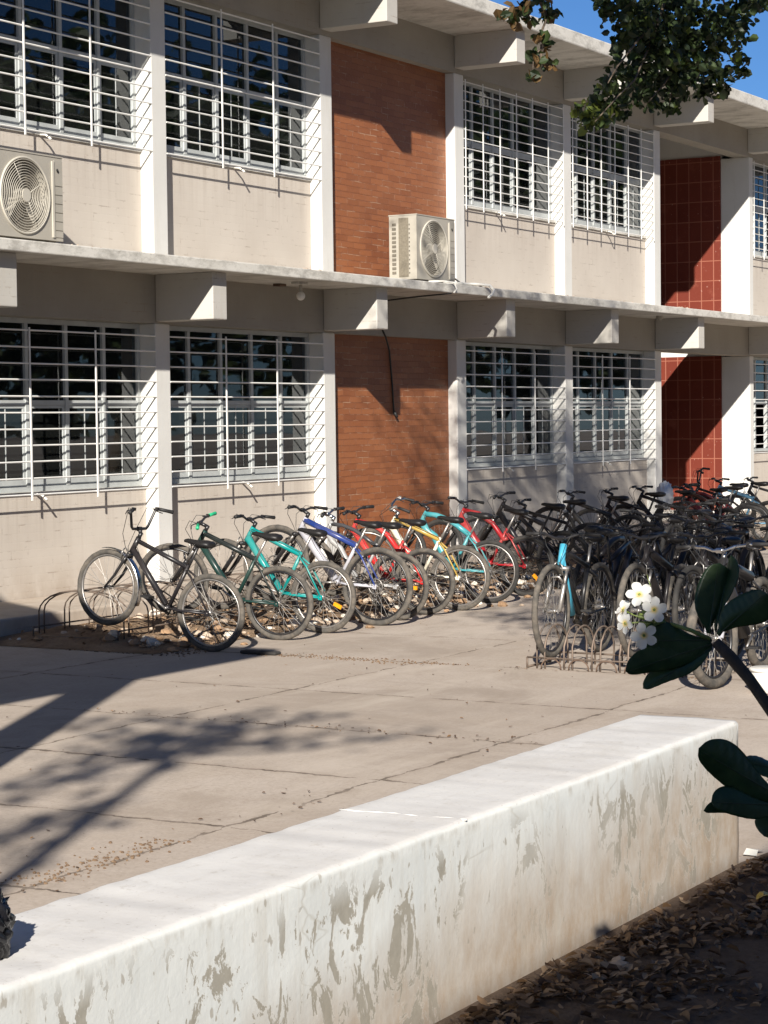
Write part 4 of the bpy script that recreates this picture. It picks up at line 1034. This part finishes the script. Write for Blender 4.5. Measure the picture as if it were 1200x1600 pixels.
# crown above the frame: it shades the far bicycles and dapples the wall
cc = []
for i in range(190):
    for _ in range(60):
        d = Vector((rt.uniform(-1, 1), rt.uniform(-1, 1), rt.uniform(-1, 1)))
        if d.length < 1: break
    c = Vector((14.8+3.6*d.x, 6.2+2.3*d.y, 8.4+2.3*d.z)) if i < 150 else Vector((12.2+1.9*d.x, 5.1+1.2*d.y, 6.6+1.3*d.z))
    v = c-CAM; dep = v.dot(_a); py = 800+FPX*v.dot(_D)/dep
    if py > -110: continue
    cc.append(c-TO)
for c in cc:
    near = min(hubs, key=lambda h: (h-c).length)
    if rt.random() < .5: limb(trunk_m, near, c, .03, .01, .08, 4)
    for i in range(100): leaf_quad(lm, c+Vector((rt.gauss(0, .36), rt.gauss(0, .36), rt.gauss(0, .3))), rt.uniform(.06, .11), 0 if rt.random() < .5 else 1, rt)
trunk_m.build('trunk', BARK, T); lm.build('crown', LM, T)
# tall tree behind the camera to the left: only its shadow is seen, on the court
F0 = up_sun((10.0, 7.35, 0), 6.9); T2 = empty('tall_tree', (F0.x, F0.y, 0), 'tall slender tree left of the view that throws its branch shadows on the court', 'tree'); O2 = Vector((F0.x, F0.y, 0))
tm = M(); lm = M(); fork_ = Vector((0, 0, 6.9))
limb(tm, (0, 0, -.05), fork_, .075, .05, .008, 8)
tg = [((640,1150),7.4,8),((560,1138),7.3,10),((480,1122),7.4,14),((400,1118),7.5,22),((340,1128),7.3,20),((275,1120),7.5,16),((250,1155),7.1,14),((150,1128),7.8,12),((130,1185),7.3,14),((60,1230),7.2,12),((10,1240),7.4,14),((0,1310),7.0,18),((60,1300),6.8,10),((380,1150),7.1,14),((300,1180),7.0,12),((90,1130),7.7,8),((20,1345),6.7,10)]
for (px, py), z, nlf in tg:
    g_ = atZ(px, py, 0); e = up_sun(g_, z)-O2
    start = fork_ if z > 7.05 else Vector((0, 0, 6.2))
    p = limb(tm, start, e, .026, .012, .09, 6)
    for i in range(int(nlf*2.2)):
        b = p[2].lerp(e, rt.random()) if rt.random() < .72 else e
        leaf_quad(lm, b+Vector((rt.gauss(0, .13), rt.gauss(0, .13), rt.gauss(0, .10))), rt.uniform(.07, .17), 1, rt)
tm.build('trunk', BARK, T2); lm.build('crown', LM, T2)
# unseen tree added right of the camera to shade the tangle of bicycles
T3 = empty('added_shade_tree', (6.4, .6, 0), 'unseen leafy tree right of the camera, added to shade the bicycles behind the front rack', 'tree'); O3 = Vector((6.4, .6, 0))
tm = M(); lm = M(); limb(tm, (0, 0, -.05), (.1, .3, 5.8), .16, .11, .02, 8)
for i in range(70):
    for _ in range(60):
        d = Vector((rt.uniform(-1, 1), rt.uniform(-1, 1), rt.uniform(-1, 1)))
        if d.length < 1: break
    g_ = Vector((19.6+3.0*d.x, 7.7+2.2*d.y+.35*3.0*d.x, 0.0)); z = 6.9+.9*d.z; e = up_sun(g_, z)
    if g_.x < 17.0+.2*abs(g_.y-7.3): continue
    limb(tm, (.1, .3, 5.7), e-O3, .03, .012, .08, 4)
    for k in range(60): leaf_quad(lm, e-O3+Vector((rt.gauss(0, .24), rt.gauss(0, .24), rt.gauss(0, .2))), rt.uniform(.07, .13), 1, rt)
tm.build('trunk', BARK, T3); lm.build('crown', LM, T3)
# trees across the yard: seen only as reflections in the panes
rl_ = M()
for i in range(2600):
    d = Vector((rt.gauss(0, .5), rt.gauss(0, .5), rt.gauss(0, .5)))
    if d.length > 1.2: continue
    leaf_quad(rl_, Vector((d.x*4.2, d.y*4.2, 6.4+d.z*4.4)), rt.uniform(.35, .7), rt.choice([0, 1]), rt)
me_c = mk('far_crown', rl_, LM); tk = M(); limb(tk, (0, 0, -.1), (.3, .2, 6), .3, .15, .03); me_t = mk('far_trunk', tk, BARK)
for i, (x, y, s) in enumerate([(22, -12, 1.5), (28, -19, 2.0), (34, -11, 1.3), (41, -17, 1.5), (48, -11, 1.5), (60, -18, 1.7), (74, -18, 1.9), (86, -14, 2.0), (100, -20, 2.4)]):
    o = empty('yard_tree', (x, y, 0), 'broad green tree across the yard behind the camera, seen only mirrored in the windows', 'tree', 'trees across the yard'); o.scale = (s*.9, s*.9, s*.78); o.rotation_euler[2] = i*1.3
    inst('crown', me_c, o); inst('trunk', me_t, o)

# ------------------------------------------------------------------ unseen shadow casters added left of and behind the camera
t = empty('shadow_canopy', (0, 7, 0), 'unseen walkway left of the view, roof slab on square posts', 'canopy')
m = M(); pl = [(-22, -1.31), (6.5, -1.31), (6.5, .3), (7.2, 1.6), (8.0, 2.9), (-22, 2.9)]; m.add([(x, y, z) for z in (4.65, 4.85) for x, y in pl], [(5,4,3,2,1,0), (6,7,8,9,10,11)]+[(i, (i+1) % 6, (i+1) % 6+6, i+6) for i in range(6)]); m.build('roof_slab', SLAB, t)  # slab outline shaped to the shadow edge wanted on the court
for x in (-3.6, .4, 4.46):
    m = M(); m.box(x-.15, x+.15, -1.31, -1.01, 0, 4.649); m.build('post', WHITE, t)
t = empty('shadow_building', (-10, -7, 0), 'unseen plain cream building behind the camera, added to shade the planting bed', 'building')
m = M(); m.box(-18, 15, -5, 4.0, 0, 7.15); m.build('wall', CREAM, t)
m = M(); m.box(-18.2, 15.3, -5.2, 4.02, 7.152, 7.25); m.build('roof', SLAB, t)
for i in range(7):
    m = M(); m.box(-16+i*4.4, -13.6+i*4.4, 3.99, 4.03, 4.6, 6.2); m.build('window', GLASS, t)

# ------------------------------------------------------------------ frangipani close to the camera
DPT = 4.97
PL = empty('frangipani', (0, 0, 0), 'frangipani branch with large dark leaves and white flowers close at the right', 'plant')
base = atd(1330, 1330, DPT+.1); PL.location = (base.x, base.y, 0); PO = Vector((base.x, base.y, 0))
LG = m_leaf('frangipani_leaf', (.030,.066,.024), (.058,.105,.040), .28, .36, 22); STM = m_bark('frangipani_stem', (.055,.045,.04), (.10,.085,.07))
m = M()
def P4(px, py, dd=0): return atd(px, py, DPT+dd)-PO
s0 = P4(1330, 1330, .1)
m.tube([(0, 0, -.05), Vector((0, 0, .55)), s0], [.035, .03, .024], 10)
m.tube([s0, P4(1260, 1200), P4(1215, 1125), P4(1170, 1060), P4(1140, 1025), P4(1118, 1003)], [.019, .016, .0145, .0135, .0145, .012], 10)
m.tube([s0, P4(1290, 1290, -.05), P4(1240, 1262, -.08), P4(1215, 1255, -.1)], [.02, .017, .014, .012], 10)
m.build('stem', STM, PL)
def big_leaf(b, tp, w, bend=.15, twist=0, nrm=None, wid_peak=.6, fold=.12):
    b, tp = Vector(b), Vector(tp); ax = tp-b; L = ax.length; ax = ax.normalized()
    view = (PO+(b+tp)/2-CAM).normalized()
    side = ax.cross(view).normalized(); side = (Matrix.Rotation(twist, 3, ax) @ side).normalized(); up = side.cross(ax).normalized()
    n, k = 32, 6; m = M(); v = []
    for i in range(n+1):
        t = i/n
        ww = w*1.22*(math.sin(PI*(t**1.25))**.55)*(.6+.6*t)/1.1 if 0 < t < 1 else 0
        if t < .12: ww = w*.12+ww*.3
        c = b+ax*L*t+up*(-bend*L*t*t)+side*.01*math.sin(t*6)
        for j in range(-k, k+1):
            u = j/k; rip = .010*L*math.sin(t*62-abs(u)*5)*min(1, abs(u)*2.2)*(.5)
            v.append(c+side*ww*.5*u+up*(fold*ww*abs(u)**1.5+rip))
    W_ = 2*k+1
    m.add(v, [(i*W_+j, i*W_+j+1, (i+1)*W_+j+1, (i+1)*W_+j) for i in range(n) for j in range(2*k)], 0, True)
    o = m.build('leaf', LG, PL); s = o.modifiers.new('s', 'SOLIDIFY'); s.thickness = .0012
    mr = M(); mr.tube([b+ax*L*t+up*(-bend*L*t*t-.001) for t in [i/8*.94 for i in range(9)]], [.0028-.0022*i/8 for i in range(9)], 5); mr.build('midrib', RIBM, o)
GREENST = flat('pale_green_stalk', (.20,.26,.07), .5); RIBM = flat('leaf_midrib', (.045,.07,.03), .5)
S = DPT/FPX
big_leaf(P4(1112,1000), P4(1003,1002,-.03), 50*S, .06, .15)
big_leaf(P4(1112,1006), P4(976,1050,-.05), 37*S, .03, -.2)
big_leaf(P4(1112,1012), P4(1006,1078,-.02), 27*S, .02, .3)
big_leaf(P4(1108,990,.02), P4(1120,880,.05), 58*S, .05, .5)
big_leaf(P4(1118,985,.02), P4(1146,870,.07), 32*S, .05, -.9)
big_leaf(P4(1122,992), P4(1197,925,-.02), 52*S, .08, .1)
big_leaf(P4(1112,1008,.03), P4(1040,1032,.06), 44*S, .05, .1)
big_leaf(P4(1230,1252,-.08), P4(1088,1170,-.14), 56*S, .04, .1)
big_leaf(P4(1222,1258,-.1), P4(1110,1255,-.16), 42*S, .03, .3)
big_leaf(P4(1222,1256,-.08), P4(1098,1268,-.12), 22*S, .03, -.2)
big_leaf(P4(1250,1210,.1), P4(1158,1192,.12), 40*S, .05, .9)
big_leaf(P4(1225,1262,-.05), P4(1196,1308,-.05), 40*S, .05, .1)
PET = m_petal()
def flower(px, py, dd, size, nrm, rot=0):
    c = P4(px, py, dd); n = Vector(nrm).normalized(); u = n.orthogonal().normalized(); w = n.cross(u)
    cm = M(); cm.tube([-n*.022, -n*.008, n*.001], [.0022, .0028, .0035], 8)
    fo = cm.build('flower', GREENST, PL); fo.location = c
    for p in range(5):
        a = rot+p*2*PI/5; e = u*math.cos(a)+w*math.sin(a); f = n.cross(e); m = M(); v = []
        n1, n2 = 8, 4
        for i in range(n1+1):
            t = i/n1; ww = size*.37*(math.sin(PI*min(1, .10+.86*t))**.6)*(.55+.6*t)
            if i == n1: ww *= .45
            cen = e*size*(.06+.94*t)*.5*1.02+n*(size*.10*t-size*.10*t*t)
            for j in range(-n2, n2+1):
                uu = j/n2; v.append(cen+f*ww*.5*uu*1.15+n*(size*.035*uu+size*.06*(uu*uu)*t))
        W_ = 2*n2+1
        m.add(v, [(i*W_+j, i*W_+j+1, (i+1)*W_+j+1, (i+1)*W_+j) for i in range(n1) for j in range(2*n2)], 0, True)
        m.build('petal', PET, fo)
    return c
tocam = -(_a)
FC = [(999,929,-.05,.063,tocam+Vector((-.2,.1,.55)),.3),(1022,953,-.08,.062,tocam+Vector((.1,-.1,.1)),.9),(974,953,-.02,.052,tocam*.4+Vector((-.5,.8,.5)),.2),(977,974,-.05,.050,tocam*.8+Vector((-.2,.7,.0)),.6),(1006,993,-.09,.064,tocam+Vector((.05,0,-.15)),.1)]
cl = P4(1048, 975, 0)
m = M(); m.tube([P4(1108, 998), P4(1080, 985, -.02), cl], [.006, .005, .005], 8)
m.build('peduncle', GREENST, PL)
for i, (px, py, dd, sz, nr, ro) in enumerate(FC):
    c = flower(px, py, dd, sz, nr, ro)
    m = M(); n = Vector(nr).normalized(); m.tube([P4(1028+i*2, 972, -.02), (c-n*.03).lerp(P4(1015, 970, -.02), .35), c-n*.021], [.0025, .002, .002], 6); m.build('flower_stalk', GREENST, PL)
m = M()
for i in range(12):                                           # buds and stubs of the cluster
    a = P4(1040, 972, -.02); b = P4(1003+rt.uniform(-8, 22), 958+rt.uniform(-12, 22), -.03+rt.uniform(-.03, .03)); m.tube([a, a.lerp(b, .6), b], [.002, .0022, .0036], 6)
a = P4(1010, 935, -.03); m.tube([a, P4(1016, 915, -.03), P4(1011, 898, -.02)], [.0012, .001, .0006], 5)
m.build('bud', GREENST, PL)

C.render.engine = 'CYCLES'
C.render.resolution_x, C.render.resolution_y = 768, 1024
C.render.film_transparent = False
